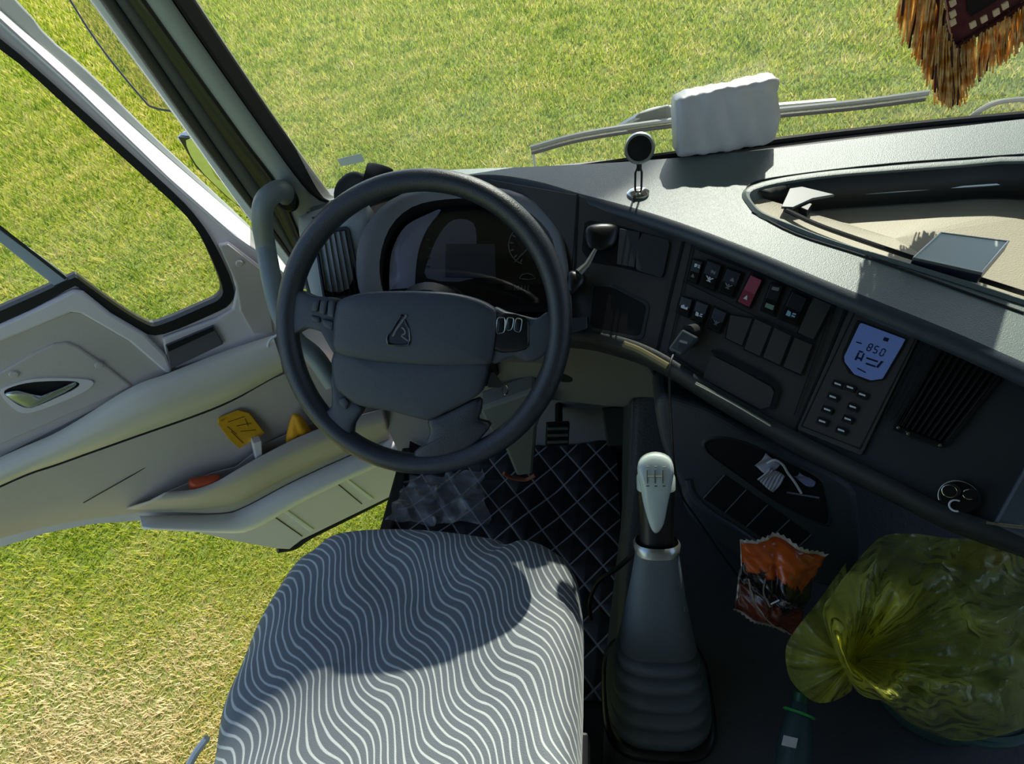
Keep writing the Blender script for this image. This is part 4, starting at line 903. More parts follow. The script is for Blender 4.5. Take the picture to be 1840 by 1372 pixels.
# clear plastic film over the left of the mat
def film_mat(name, col, a, rough=.12, tl=.4, thick=None):
    m = bpy.data.materials.new(name); m.use_nodes = True; n = m.node_tree; n.nodes.clear(); L = n.links.new
    o = n.nodes.new('ShaderNodeOutputMaterial'); tr = n.nodes.new('ShaderNodeBsdfTransparent'); tr.inputs[0].default_value = tuple(.35+.65*c for c in col[:3])+(1,)
    pb = n.nodes.new('ShaderNodeBsdfPrincipled'); pb.inputs['Base Color'].default_value = (*col[:3], 1); pb.inputs['Roughness'].default_value = rough; pb.inputs['Specular IOR Level'].default_value = .9
    ts = n.nodes.new('ShaderNodeBsdfTranslucent'); ts.inputs[0].default_value = (*col[:3], 1)
    tc = n.nodes.new('ShaderNodeTexCoord'); no = n.nodes.new('ShaderNodeTexNoise'); no.inputs['Scale'].default_value = 22; no.inputs['Detail'].default_value = 8; no.inputs['Distortion'].default_value = 1.2
    L(tc.outputs['Object'], no.inputs['Vector']); bp = n.nodes.new('ShaderNodeBump'); bp.inputs['Strength'].default_value = .8; bp.inputs['Distance'].default_value = .012
    L(no.outputs['Fac'], bp.inputs['Height']); L(bp.outputs[0], pb.inputs['Normal'])
    m1 = n.nodes.new('ShaderNodeMixShader'); m1.inputs[0].default_value = tl; L(pb.outputs[0], m1.inputs[1]); L(ts.outputs[0], m1.inputs[2])
    lw = n.nodes.new('ShaderNodeLayerWeight'); lw.inputs[0].default_value = .35; L(bp.outputs[0], lw.inputs['Normal'])
    mr_ = n.nodes.new('ShaderNodeMapRange'); mr_.inputs[3].default_value = a; mr_.inputs[4].default_value = min(1, a+.6); L(lw.outputs['Facing'], mr_.inputs[0])
    m2 = n.nodes.new('ShaderNodeMixShader'); L(mr_.outputs[0], m2.inputs[0]); L(tr.outputs[0], m2.inputs[1]); L(m1.outputs[0], m2.inputs[2])
    vo = n.nodes.new('ShaderNodeTexNoise'); vo.inputs['Scale'].default_value = 7; vo.inputs['Detail'].default_value = 1.2; vo.inputs['Distortion'].default_value = 1.0; L(tc.outputs['Object'], vo.inputs['Vector'])
    ab = n.nodes.new('ShaderNodeMath'); ab.operation = 'PINGPONG'; ab.inputs[1].default_value = .09; L(vo.outputs['Fac'], ab.inputs[0])
    b2 = n.nodes.new('ShaderNodeBump'); b2.inputs['Strength'].default_value = 1; b2.inputs['Distance'].default_value = .06; L(ab.outputs[0], b2.inputs['Height'])
    gs = n.nodes.new('ShaderNodeBsdfGlossy'); gs.inputs['Roughness'].default_value = .16; L(b2.outputs[0], gs.inputs['Normal'])
    fr = n.nodes.new('ShaderNodeFresnel'); fr.inputs[0].default_value = 1.5; L(b2.outputs[0], fr.inputs['Normal'])
    mq = n.nodes.new('ShaderNodeMath'); mq.operation = 'MULTIPLY_ADD'; mq.inputs[1].default_value = 1.0; mq.inputs[2].default_value = -.01; mq.use_clamp = True; L(fr.outputs[0], mq.inputs[0])
    m3 = n.nodes.new('ShaderNodeMixShader'); L(mq.outputs[0], m3.inputs[0]); L(m2.outputs[0], m3.inputs[1]); L(gs.outputs[0], m3.inputs[2]); L(m3.outputs[0], o.inputs[0])
    if thick:
        at = n.nodes.new('ShaderNodeAttribute'); at.attribute_name = 'thick'
        cm = n.nodes.new('ShaderNodeMix'); cm.data_type = 'RGBA'; cm.inputs[6].default_value = (*col[:3], 1); cm.inputs[7].default_value = thick; L(at.outputs['Fac'], cm.inputs[0])
        L(cm.outputs[2], pb.inputs['Base Color']); L(cm.outputs[2], ts.inputs[0])
        m_a = n.nodes.new('ShaderNodeMath'); m_a.operation = 'MULTIPLY_ADD'; m_a.inputs[1].default_value = .5; m_a.use_clamp = True; L(at.outputs['Fac'], m_a.inputs[0]); L(mr_.outputs[0], m_a.inputs[2]); L(m_a.outputs[0], m2.inputs[0])
    return m
def crumple(px_corners, z, amp, nx=60, ny=60, seed=0, sc=30):
    rng = np.random.default_rng(seed); ks = rng.normal(0, 1, (10, 2)); ph = rng.uniform(0, 6, 10); rows = []
    c = [P(u, v, z=z) for u, v in px_corners]
    for j in range(ny+1):
        t = j/ny; row = []
        for i in range(nx+1):
            s = i/nx; p = (c[0]*(1-s)+c[1]*s)*(1-t)+(c[3]*(1-s)+c[2]*s)*t
            h = sum(abs(math.sin(sc*(p[:2].dot(ks[q]))+ph[q])) for q in range(10))/10
            w = .02*sum(math.sin(18*(s if q % 2 else t)*(q+1)/3+ph[q]) for q in range(4))/4
            row.append(p+V(w, -w*.7, amp*(1-h)))
        rows.append(row)
    return grid(rows)
add('plastic_film', crumple([(742, 862), (868, 850), (880, 945), (700, 945)], .05, .05, seed=2), film_mat('clear_film', srgb(225, 230, 240), .10, .08, .25), smooth='all', label='crumpled clear plastic film on the left of the quilted mat', cat='plastic film')
# sill edge between mat and door opening
struct('trim_3', join(box((-.59, .38, -.02), (.04, 1.3, .12))), m_rubber, bevel=.008, label='black rubber door sill edge')

# ------------------------------------------------------------------ engine tunnel
def tunnel():
    secs = []
    #      y     xl_foot xl_top  ztop
    for y, xf, xt, zt in [(-.7, -.03, .01, .22), (.0, -.03, .01, .22), (.25, -.03, .0, .225), (.42, -.02, .015, .235), (.55, .0, .03, .27), (.66, .02, .05, .34), (.78, .035, .065, .45), (.90, .04, .07, .56), (.97, .045, .075, .6)]:
        r = [(xf, y, 0), (xf+.006, y, zt*.5), (xt-.012, y, zt-.03), (xt, y, zt-.008), (xt+.02, y, zt), (xt+.12, y, zt+.004), (xt+.3, y, zt+.004), (.9, y, zt), (1.0, y, 0)]
        secs.append(smooth_path(r, 3))
    return grid(secs)
tn = add('engine_tunnel', tunnel(), m_tunnel, smooth='all', kind='structure', label='dark vinyl engine tunnel')
# dash underside closing the gap above the tunnel
add('wall_front.001', box((.75, .98, .41), (1.1, .06, .84)), m_void, kind='structure')

# ------------------------------------------------------------------ lower console with tray and pockets
CP = pl3(P(1235, 790, d=.89), P(1500, 860, d=.86), P(1450, 975, d=.90))
con = empty('lower_console', P(1400, 950, d=.93), 'dark moulded console below the fascia with open tray and four square pockets', 'console')
add('console_body', prism([P(u, v, pl=CP) for u, v in spx([(1180, 712), (1245, 722), (1300, 745), (1420, 815), (1530, 872), (1546, 930), (1548, 1000), (1530, 1060), (1420, 1040), (1330, 1010), (1240, 930), (1225, 880), (1190, 800)], 3)], -CP[1]*.16), mat('console_plastic', srgb(58, 66, 70), .5, bump=.3, bscale=800), con, bevel=.012, seg=4)
tr_px = [(1268, 792), (1300, 786), (1345, 797), (1400, 822), (1470, 858), (1484, 885), (1492, 935), (1475, 942), (1400, 905), (1320, 850), (1270, 812)]
to, ti = [P(u, v, pl=off(CP, .002)) for u, v in spx(tr_px, 3)], None
cc = sum(to)/len(to); ti = [cc+(p-cc)*.97 for p in to]
add('open_tray', grid([[cc+(p-cc)*1.03-CP[1]*.002 for p in to], to, ti, [p-CP[1]*.001 for p in ti]], cv=True), m_dash, con, smooth='all')
add('tray_well', prism([p-CP[1]*.0015 for p in ti], -CP[1]*.002), m_void, con)
q = [(1302, 853), (1458, 960), (1418, 998), (1264, 895)]
for k in range(4):
    s0, s1 = k/4+.008, (k+1)/4-.008
    add('square_pocket', prism([P(*bilin(q, s, t), pl=off(CP, .0015)) for s, t in [(s0, 0), (s1, 0), (s1, 1), (s0, 1)]], -CP[1]*.003), m_void, con)
add('pocket_frame', join(*[tube([P(*bilin(q, k/4, 0), pl=off(CP, .002)), P(*bilin(q, k/4, 1), pl=off(CP, .002))], .0011, 6) for k in range(5)]), m_dim if False else mat('pocket_edge', srgb(88, 90, 90), .5), con)
add('console_ridge', tube(smooth_path([P(u, v, pl=off(CP, .0)) for u, v in [(1236, 860), (1245, 890), (1275, 920), (1330, 955), (1370, 985)]], 6), .006, 8), m_lip, con, smooth=True)
# papers and wires lying in the tray
pm = mat('paper_white', srgb(190, 192, 205), .6, bump=.3, bscale=200); pm2 = mat('paper_lilac', srgb(150, 150, 180), .6)
def paper(px, lab, m, h=.006, cat='paper', bend=0):
    q = [P(u, v, pl=off(CP, h)) for u, v in px]; rows = []
    for t in np.linspace(0, 1, 8): rows.append([(q[0]*(1-s)+q[1]*s)*(1-t)+(q[3]*(1-s)+q[2]*s)*t+CP[1]*(.004*math.sin(6*s+4*t)+bend*abs(math.sin(7*PI*s))) for s in np.linspace(0, 1, 22)])
    return add('paper', grid(rows), m, smooth='all', solid=.0004, label=lab, cat=cat, group='papers in the console tray')
paper([(1376, 813), (1402, 835), (1378, 852), (1357, 838)], 'white crumpled paper at the left end of the console tray', pm)
paper([(1382, 836), (1411, 855), (1390, 884), (1361, 862)], 'lilac fluted slip of paper in the middle of the tray', pm, .008, bend=.003)
paper([(1436, 848), (1466, 866), (1456, 876), (1428, 858)], 'small lilac card at the right end of the console tray', pm2)
cb = add('white_cable', tube(smooth_path([P(u, v, pl=off(CP, h)) for u, v, h in [(1378, 832, .012), (1392, 826, .018), (1406, 834, .016), (1416, 850, .012), (1428, 866, .012), (1440, 886, .01)]], 6), .0018, 6), m_white, smooth=True, label='short white cable looping over the papers in the tray', cat='cable')
add('pen', tube([P(1414, 884, pl=off(CP, .006)), P(1472, 894, pl=off(CP, .008))], .0016, 6), mat('pen_grey', srgb(128, 124, 140), .4), smooth=True, label='thin grey pen across the right end of the console tray', cat='pen')

# ------------------------------------------------------------------ gear lever
gl = empty('gear_lever', P(1180, 1240, z=.235), 'tall gear lever with pale knob and pleated dark boot on the tunnel', 'gear lever')
kp_ = P(1178, 834, d=.785); gb_ = P(1180, 1245, z=.235)
ax = nrm(kp_-P(1180, 990, d=.80)); fwd = nrm(np.cross(V(1, 0, 0), ax)); 
# boot: stacked rounded-square rings with folds
def rsq(c, wx, wy, n=32, p=4.0, ux=V(1, 0, 0), uy=None):
    uy = V(0, 1, 0) if uy is None else uy; out = []
    for k in range(n):
        a = 2*PI*k/n; ca, sa = math.cos(a), math.sin(a)
        out.append(c+ux*wx*abs(ca)**(2/p)*np.sign(ca)+uy*wy*abs(sa)**(2/p)*np.sign(sa))
    return out
top_c = P(1180, 990, d=.80); Lb = np.linalg.norm(top_c-gb_)
rows = []
prof = [(0, .080, .085), (.04, .085, .090), (.075, .084, .088), (.08, .062, .066), (.11, .080, .084), (.15, .079, .082), (.155, .056, .060), (.185, .074, .078), (.225, .073, .076), (.23, .052, .056), (.26, .069, .072), (.30, .068, .070), (.305, .049, .052), (.335, .064, .066), (.38, .062, .064), (.385, .047, .049), (.42, .059, .060), (.6, .049, .049), (.8, .038, .038), (1.0, .029, .029)]
for t, wx, wy in prof:
    w = min(1, t/.35); uy = nrm(V(0, 1, 0)*(1-w)+fwd*-1*w*np.sign(-fwd[1] if fwd[1] else 1)*-1) if False else nrm(V(0, 1, 0)*(1-w)+(fwd if fwd[1] > 0 else -fwd)*w)
    rows.append(rsq(gb_+(top_c-gb_)*t, wx, wy, 40, 3.2, uy=uy))
add('boot', grid(rows, cv=True), m_boot, gl, smooth='all', label='pleated leatherette boot')
add('boot_frame', grid([rsq(gb_+V(0, 0, -.01), .094, .100, 40, 3.5), rsq(gb_+V(0, 0, .004), .092, .098, 40, 3.5), rsq(gb_+V(0, 0, .006), .084, .090, 40, 3.5)], cv=True), m_black, gl, smooth='all')
add('collar', grid([rsq(top_c, .031, .031, 32, 2.4, uy=fwd), rsq(top_c+ax*.012, .033, .033, 32, 2.4, uy=fwd), rsq(top_c+ax*.016, .030, .030, 32, 2.4, uy=fwd)], cv=True), m_satin, gl, smooth='all', label='pale collar ring')
prof2 = [(-.012, .0245, .024), (.03, .0240, .024), (.055, .0245, .0245), (.085, .0255, .0255), (.11, .0265, .026), (.13, .0262, .025), (.145, .021, .019), (.152, .012, .010), (.1535, .002, .002)]
Lk = np.linalg.norm(kp_-top_c)/.1535
kn_rows = [rsq(top_c+ax*h*Lk, wx, wy, 32, 2.3, uy=fwd) for h, wx, wy in prof2]
add('knob_body', grid(kn_rows, cv=True), m_black, gl, smooth='all')
add('knob_top', grid([rsq(top_c+ax*h*Lk, wx, wy, 32, 2.3, uy=fwd) for h, wx, wy in [(.112, .0268, .0262), (.132, .0266, .0258), (.146, .0216, .0196), (.153, .0125, .0105), (.1545, .002, .002)]], cv=True), mat('knob_ivory', srgb(196, 208, 200), .25, coat=.6), gl, smooth='all')
KPn = -nrm(ray(1178, 880))
m_knob = mat('knob_ivory', srgb(196, 208, 200), .25, coat=.6)
_tc = CAM-kp_; _tc = nrm(_tc-ax*_tc.dot(ax)); KPL = (top_c+ax*.09*Lk+_tc*.0275, _tc)
face_px = [(1150, 870), (1145, 840), (1155, 822), (1178, 815), (1202, 823), (1211, 842), (1208, 868), (1200, 905), (1193, 940), (1182, 957), (1172, 953), (1163, 930), (1155, 900)]
kf = add('knob_face', puff([P(u, v, pl=KPL) for u, v in spx(face_px, 3)], KPL[1], .010, .012, 8), m_knob, gl, smooth='all', label='pale glossy knob face')
def kmark(px): add('shift_mark', tube([P(u, v, pl=off(KPL, .0102)) for u, v in px], .0007, 5), mat('shift_ink', srgb(92, 88, 66), .5), kf)
for u in (1163, 1177, 1191):
    kmark([(u, 844), (u, 868)])
kmark([(1163, 856), (1191, 856)])
for u, v in [(1161, 838), (1176, 838), (1191, 839), (1161, 873), (1176, 873), (1191, 873)]: kmark([(u, v), (u+5, v)])
add('sunlit_flap', prism([P(u, v, d=.805) for u, v in [(1208, 985), (1218, 978), (1230, 1060), (1231, 1100), (1218, 1075), (1206, 1020)]], ray(1215, 1040)*.01), mat('sunlit_flap_grey', srgb(150, 160, 152), .5), gl, bevel=.002, label='flap on the boot, coloured pale as if sunlit')  # sun on the boot's right side, painted as a paler piece
# cable from boot to the mat
add('black_strap', tube(smooth_path([P(1143, 990, d=.82), P(1110, 1020, d=.95), P(1075, 1045, d=1.03), P(1060, 1080, d=1.04), P(1062, 1112, d=1.05)], 6), .004, 8), m_rubber, smooth=True, label='thin black strap running from the gear boot down beside the seat', cat='strap')

# ------------------------------------------------------------------ charger and cable
ch = empty('phone_charger', P(1230, 610, pl=off(M2, .01)), 'black plug-in charger standing out of the socket under the switches', 'charger')
cp = [P(1205, 590, pl=off(M2, .035)), P(1238, 588, pl=off(M2, .045)), P(1258, 602, pl=off(M2, .045)), P(1232, 642, pl=off(M2, .035)), P(1202, 628, pl=off(M2, .033))]
add('body', prism([P(u, v, pl=off(M2, .035)) for u, v in [(1226, 590), (1256, 606), (1224, 638), (1200, 626)]], -M2[1]*.014), mat('charger_plastic', srgb(52, 62, 66), .35), ch, bevel=.003)
add('logo_mark', prism([P(u, v, pl=off(M2, .0355)) for u, v in [(1222, 610), (1236, 614), (1234, 618), (1220, 614)]], -M2[1]*.0008), m_dim, ch)
add('plug_barrel', tube([P(1236, 596, pl=off(M2, .028)), P(1252, 592, pl=off(M2, -.002))], .010, 14), m_void, ch, smooth=True)
add('socket_ring', lathe([(.014, 0), (.014, .003), (.011, .004)], P(1236, 610, pl=off(M2, .0)), M2[1], 20), m_black, ch, smooth=True)
cable = [P(1212, 632, pl=off(M2, .03)), P(1204, 655, d=.80), P(1203, 690, d=.80), P(1206, 760, d=.82), P(1212, 840, d=.84), P(1225, 890, d=.87), P(1252, 930, d=.90), P(1290, 985, d=.93), P(1330, 1040, d=.97)]
add('charging_cable', tube(smooth_path(cable, 8), .0018, 6), m_rubber, smooth=True, label='thin black cable hanging from the charger across the console side', cat='cable')

# ------------------------------------------------------------------ seat
def seat_mat():
    m = bpy.data.materials.new('wavy_stripe_fabric'); m.use_nodes = True; n = m.node_tree; b = n.nodes['Principled BSDF']; L = n.links.new
    tc = n.nodes.new('ShaderNodeTexCoord'); sp = n.nodes.new('ShaderNodeSeparateXYZ'); L(tc.outputs['Object'], sp.inputs[0])
    def mt(op, a, b2=None, c=None):
        q = n.nodes.new('ShaderNodeMath'); q.operation = op
        for i, x in enumerate((a, b2, c)):
            if x is None: continue
            if isinstance(x, (int, float)): q.inputs[i].default_value = x
            else: L(x, q.inputs[i])
        return q.outputs[0]
    X, Y, Z = sp.outputs[0], sp.outputs[1], sp.outputs[2]
    Yz = mt('SUBTRACT', Y, mt('MULTIPLY', Z, .6))
    q = mt('ADD', mt('MULTIPLY', X, .80), mt('MULTIPLY', Yz, .60)); r = mt('SUBTRACT', mt('MULTIPLY', X, .60), mt('MULTIPLY', Yz, .80))
    no = n.nodes.new('ShaderNodeTexNoise'); no.inputs['Scale'].default_value = 9; no.inputs['Detail'].default_value = 2; L(tc.outputs['Object'], no.inputs['Vector'])
    q = mt('ADD', q, mt('MULTIPLY', mt('SINE', mt('ADD', mt('MULTIPLY', r, 46), mt('MULTIPLY', q, 16))), .0095))
    q = mt('ADD', q, mt('MULTIPLY', mt('SUBTRACT', no.outputs['Fac'], .5), .028))
    s = mt('ABSOLUTE', mt('SUBTRACT', mt('FRACT', mt('DIVIDE', q, .0112)), .5))
    ln = n.nodes.new('ShaderNodeMapRange'); ln.inputs[1].default_value = .33; ln.inputs[2].default_value = .42; L(s, ln.inputs[0])
    mx = n.nodes.new('ShaderNodeMix'); mx.data_type = 'RGBA'; L(ln.outputs[0], mx.inputs[0]); mx.inputs[6].default_value = srgb(110, 117, 122); mx.inputs[7].default_value = srgb(205, 209, 206)
    L(mx.outputs[2], b.inputs['Base Color']); b.inputs['Roughness'].default_value = .6; b.inputs['Sheen Weight'].default_value = .25; b.inputs['Sheen Roughness'].default_value = .4
    n2 = n.nodes.new('ShaderNodeTexNoise'); n2.inputs['Scale'].default_value = 900; L(tc.outputs['Object'], n2.inputs['Vector'])
    hh = mt('ADD', mt('MULTIPLY', ln.outputs[0], .6), n2.outputs['Fac'])
    bp = n.nodes.new('ShaderNodeBump'); bp.inputs['Strength'].default_value = .4; bp.inputs['Distance'].default_value = .0015; L(hh, bp.inputs['Height']); L(bp.outputs[0], b.inputs['Normal'])
    return m
m_seat = seat_mat()
seat = empty('driver_seat', (-.285, .1, 0), 'driver seat with grey wavy-striped fabric cushion, foreground', 'seat')
SZ = .475
s_px = [(560, 985), (590, 962), (640, 950), (720, 946), (805, 951), (895, 965), (915, 975), (935, 975), (960, 968), (1000, 985), (1032, 1020), (1044, 1090), (1044, 1200), (1040, 1372), (1030, 1600), (330, 1600), (365, 1400), (385, 1290), (420, 1200), (455, 1120), (500, 1045), (530, 1005)]
so3 = [P(u, v, z=SZ) for u, v in spx(s_px, 5)]
cs = sum(so3)/len(so3)
def cushion():
    rows = []
    wb = wobble(.0025, 22, 9)
    for k, (sc_, dz) in enumerate([(.93, -.16), (.985, -.12), (1.0, -.07), (1.0, -.035), (.985, -.012), (.955, .004), (.91, .014), (.84, .02), (.72, .022), (.56, .021), (.4, .018), (.25, .015), (.1, .013)]):
        rows.append([V(cs[0]+(p[0]-cs[0])*sc_, cs[1]+(p[1]-cs[1])*sc_, SZ+dz)+V(0, 0, wb(p*sc_)) for p in so3])
    v, f = grid(rows, cv=True); v = list(v); f = list(f); m_ = len(so3); v.append(V(cs[0], cs[1], SZ+.012)); b = 12*m_
    f += [(b+i, b+(i+1) % m_, len(v)-1) for i in range(m_)]; f.append(tuple(range(m_-1, -1, -1))); return v, f
add('cushion', cushion(), m_seat, seat, smooth='all', label='wavy-striped fabric cushion')
add('seat_base', box((-.29, -.02, .16), (.40, .55, .30)), m_black, seat, bevel=.02)
add('seat_back', puff([V(x, -.30, z) for x, z in [tuple(p) for p in spx([(-.52, .42), (-.54, .8), (-.5, 1.12), (-.29, 1.18), (-.08, 1.12), (-.04, .8), (-.06, .42)], 3)]], V(0, 1, .1), .03, .1, 6), m_seat, seat, smooth='all')
add('belt_buckle', box(P(1040, 1360, z=.38), (.03, .05, .06)), m_black, seat, bevel=.004)
add('side_sill', tube(smooth_path([P(338, 1378, z=.32), P(352, 1352, z=.33), P(372, 1325, z=.34)], 4), .006, 8), m_white, seat, smooth=True, label='pale edge of the seat side')

# ------------------------------------------------------------------ things on the dash
pk_b = [T(1218, 288), T(1396, 262)]
pw = nrm(pk_b[1]-pk_b[0]); pyv = nrm(np.cross(V(0, 0, 1), pw)); PKc = (pk_b[0]+pk_b[1])/2
def packet():
    L_ = np.linalg.norm(pk_b[1]-pk_b[0])*.97; w = .062; h = .098; n = 26; rows = []; wb = wobble(.0035, 70, 4); wb2 = wobble(.0015, 200, 6)
    prof = []
    for k in range(44):
        a = 2*PI*k/44; ca, sa = math.cos(a), math.sin(a); p = 7
        prof.append((w/2*abs(ca)**(2/p)*np.sign(ca), h/2*abs(sa)**(2/p)*np.sign(sa)))
    for i in range(n+1):
        s = i/n; x = (s-.5)*L_; e = min(1, math.sin(PI*min(max(s, .0), 1))*6+.0); e = .90+.10*min(1, e); row = []
        for a, b in prof:
            top = (b > .02); tilt = .012*(s-.3) if top else 0
            q = PKc+pw*(x+(-.006 if top else 0))+pyv*(w/2+a*e*(.72 if top else 1)+(.004 if top else 0))+V(0, 0, h/2+b*e+tilt)
            row.append(q+V(0, -1, 0)*wb(q)+V(0, 0, 1)*wb2(q))
        rows.append(row)
    v, f = grid(rows, cv=True); m_ = 44
    return list(v), list(f)+[tuple(range(m_-1, -1, -1)), tuple(range(n*m_, (n+1)*m_))]
m_pack = mat('tissue_wrapper', srgb(220, 220, 222), .4, bump=1, bscale=28, var=.05, vscale=40)
pkg = add('tissue_packet', packet(), m_pack, smooth='all', label='white crumpled tissue packet standing on the dash against the windscreen', cat='packet')
# round disc mount
mb = T(1147, 352)
mt_ = empty('phone_mount', mb, 'small round black magnetic disc on a chromed stem on the dash top', 'phone mount')
add('foot', lathe([(.018, 0), (.018, .004), (.013, .008), (.006, .01), (0, .01)], mb+V(0, .006, 0), V(0, 0, 1), 24), m_chrome, mt_, smooth=True)
hd_c = P(1149, 266, y=mb[1]+.0)
add('link', tube([mb+V(-.005, .004, .01), mb+V(-.005, .003, .038), hd_c+V(0, 0, -.022), mb+V(.005, .003, .038), mb+V(.005, .004, .01)], .0018, 8, closed=True), m_black, mt_, smooth=True)
dn = nrm(CAM-hd_c+V(.0, 0, -.1))
add('disc_rim', lathe([(.019, -.008), (.0225, -.006), (.0235, .002), (.0215, .006), (.0185, .006), (.0185, .0)], hd_c, dn, 32), m_satin, mt_, smooth=True, label='silver rim')
add('disc_face', lathe([(.0187, .001), (.0187, .003), (0, .0035)], hd_c, dn, 32), m_black, mt_, smooth=True)
add('stem', tube([hd_c+V(0, 0, -.022), hd_c+V(0, 0, -.035)], .004, 8), m_black, mt_)
for k in (0, 1): add('wire', tube(smooth_path([mb+V(-.006+k*.004, .0, .008), mb+V(-.008+k*.003, -.010, .004), mb+V(-.009+k*.001, -.018, -.001)], 4), .001, 6), m_black, mt_)
# dark cloth bundle at the foot of the pillar
bd = spx([(600, 355), (604, 330), (622, 312), (640, 308), (652, 312), (664, 308), (660, 293), (680, 294), (706, 304), (700, 316), (690, 340), (640, 365), (612, 366)], 3)
add('dash_camera', puff([P(u, v, d=.955) for u, v in bd], -nrm(ray(650, 335)), .02, .04, 8, noise=wobble(.004, 70, 8)), mat('black_cloth', srgb(14, 14, 15), .7), smooth='all', label='lumpy black dash camera wrapped in cloth at the foot of the pillar', cat='camera')
add('windscreen_label', prism([P(u, v, y=.885) for u, v in [(606, 286), (648, 276), (655, 290), (612, 299)]], V(0, .0015, 0)), mat('label_plastic', srgb(226, 232, 224), .4), label='small pale label stuck on the windscreen above the dash camera', cat='sticker')
# flat mirror-topped box in the tray
bx_px = [(1640, 462), (1690, 416), (1815, 432), (1766, 490)]
bx = [T(u, v, .012) for u, v in bx_px]
tb = empty('tablet', sum(bx)/4-V(0, 0, .012), 'flat silver-framed device with mirror-like top, its reflection put in as pale colour, lying on the front edge of the dash tray', 'tablet')
add('case', prism([b-V(0, 0, .003) for b in bx], V(0, 0, -.014)), mat('case_navy', srgb(30, 34, 52), .3), tb, bevel=.002)
add('frame', holed([b for b in bx], [[(b-sum(bx)/4)*.94+sum(bx)/4 for b in bx]], V(0, 0, -.004)), m_satin, tb, bevel=.0006)
add('glass', prism([(b-sum(bx)/4)*.94+sum(bx)/4-V(0, 0, .001) for b in bx], V(0, 0, -.002)), mat('pale_reflection_top', srgb(205, 216, 208), .3, metal=.1), tb)  # pale base colour stands in for a bright reflection

# ------------------------------------------------------------------ hanging pennant with gold fringe
fy = .93
pe = empty('fringed_pennant', P(1735, 60, y=fy), 'red velvet pennant with long gold fringe hanging from above at the right of the windscreen', 'pennant')
m_velvet = mat('red_velvet', srgb(92, 14, 26), .9, sheen=.6); m_dkv = mat('dark_velvet', srgb(24, 8, 12), .9)
add('velvet', prism([P(u, v, y=fy) for u, v in [(1655, -120), (1700, 0), (1712, 78), (1722, 84), (1830, 12), (1900, -30), (1900, -200)]], V(0, .008, 0)), m_velvet, pe)
add('inner_field', prism([P(u, v, y=fy-.002) for u, v in [(1735, -60), (1738, 20), (1745, 30), (1790, 2), (1850, -60)]], V(0, .003, 0)), m_dkv, pe)
m_gold = bpy.data.materials.new('gold_fringe'); m_gold.use_nodes = True
def _gold():
    n = m_gold.node_tree; n.nodes.clear(); L = n.links.new; o = n.nodes.new('ShaderNodeOutputMaterial'); d = n.nodes.new('ShaderNodeBsdfDiffuse'); t = n.nodes.new('ShaderNodeBsdfTranslucent'); x = n.nodes.new('ShaderNodeMixShader'); x.inputs[0].default_value = .5
    tc = n.nodes.new('ShaderNodeTexCoord'); no = n.nodes.new('ShaderNodeTexNoise'); no.inputs['Scale'].default_value = 70; no.inputs['Detail'].default_value = 4; L(tc.outputs['Object'], no.inputs['Vector'])
    r = n.nodes.new('ShaderNodeValToRGB'); r.color_ramp.elements[0].position = .36; r.color_ramp.elements[0].color = srgb(216, 156, 70); r.color_ramp.elements[1].position = .62; r.color_ramp.elements[1].color = srgb(255, 232, 176)
    L(no.outputs['Fac'], r.inputs[0]); L(r.outputs[0], d.inputs[0]); L(r.outputs[0], t.inputs[0]); L(d.outputs[0], x.inputs[1]); L(t.outputs[0], x.inputs[2]); L(x.outputs[0], o.inputs[0])
_gold(); m_braid = mat('dark_braid', srgb(70, 14, 18), .7); m_cream = mat('cream_bead', srgb(226, 196, 160), .5)
edge = smooth_path([P(u, v, y=fy-.004) for u, v in [(1640, -150), (1668, -60), (1690, 10), (1700, 60), (1716, 84), (1732, 76), (1780, 46), (1830, 14), (1890, -30)]], 6)
add('braid', tube(edge, .0035, 8), m_braid, pe, smooth=True)
for k, (u, v) in enumerate([(1712, 5), (1712, 25), (1712, 40), (1748, 44), (1768, 34), (1790, 22), (1806, 10)]):
    p = P(u, v, y=fy-.008); add('bead', box(p, (.007, .004, .009), [nrm(V(.8, 0, .5)), V(0, 1, 0), nrm(V(-.5, 0, .8))]), m_cream, pe, bevel=.001)
rg = np.random.default_rng(11); strands = []; dark = []
n_s = 330
for k in range(n_s):
    t = k/n_s*(len(edge)-1); i = int(t); a = edge[i]*(1-(t-i))+edge[min(i+1, len(edge)-1)]*(t-i)
    L_ = (.088+.03*math.sin(PI*t/len(edge)))*(1+.06*rg.normal())
    x0 = rg.normal(0, .0025); lean = -.10+.55*(t/len(edge))*.1+rg.normal(0, .05)
    # strands fan out a little at both sides
    fan = (t/len(edge)-.5)*.12+.08
    yy = rg.uniform(-.008, .008)
    ph = rg.uniform(0, 6); pu, pv = px_of(a); q_ = t/len(edge); Lp = np.interp(q_, [0, .45, .6, 1], [180, 108, 84, 68])*(1+.05*rg.normal()); ln_ = np.interp(q_, [0, .3, .6, 1], [-30, -8, 0, -8])+4*rg.normal(); tp = P(pu+ln_, pv+Lp, y=fy-.004); pts = [a+(tp-a)*s+V(x0+.0022*math.sin(5*s+ph), yy+.002*math.sin(4*s+ph), 0) for s in np.linspace(0, 1, 7)]
    (dark if k % 11 == 0 else strands).append(tube(pts, .0011 if k % 11 else .0016, 4, caps=False))
add('fringe', join(*strands), m_gold, pe, smooth='all', kind='stuff', label='long gold fringe threads')
add('dark_threads', join(*dark), m_braid, pe, smooth='all', kind='stuff', label='dark red threads among the fringe')

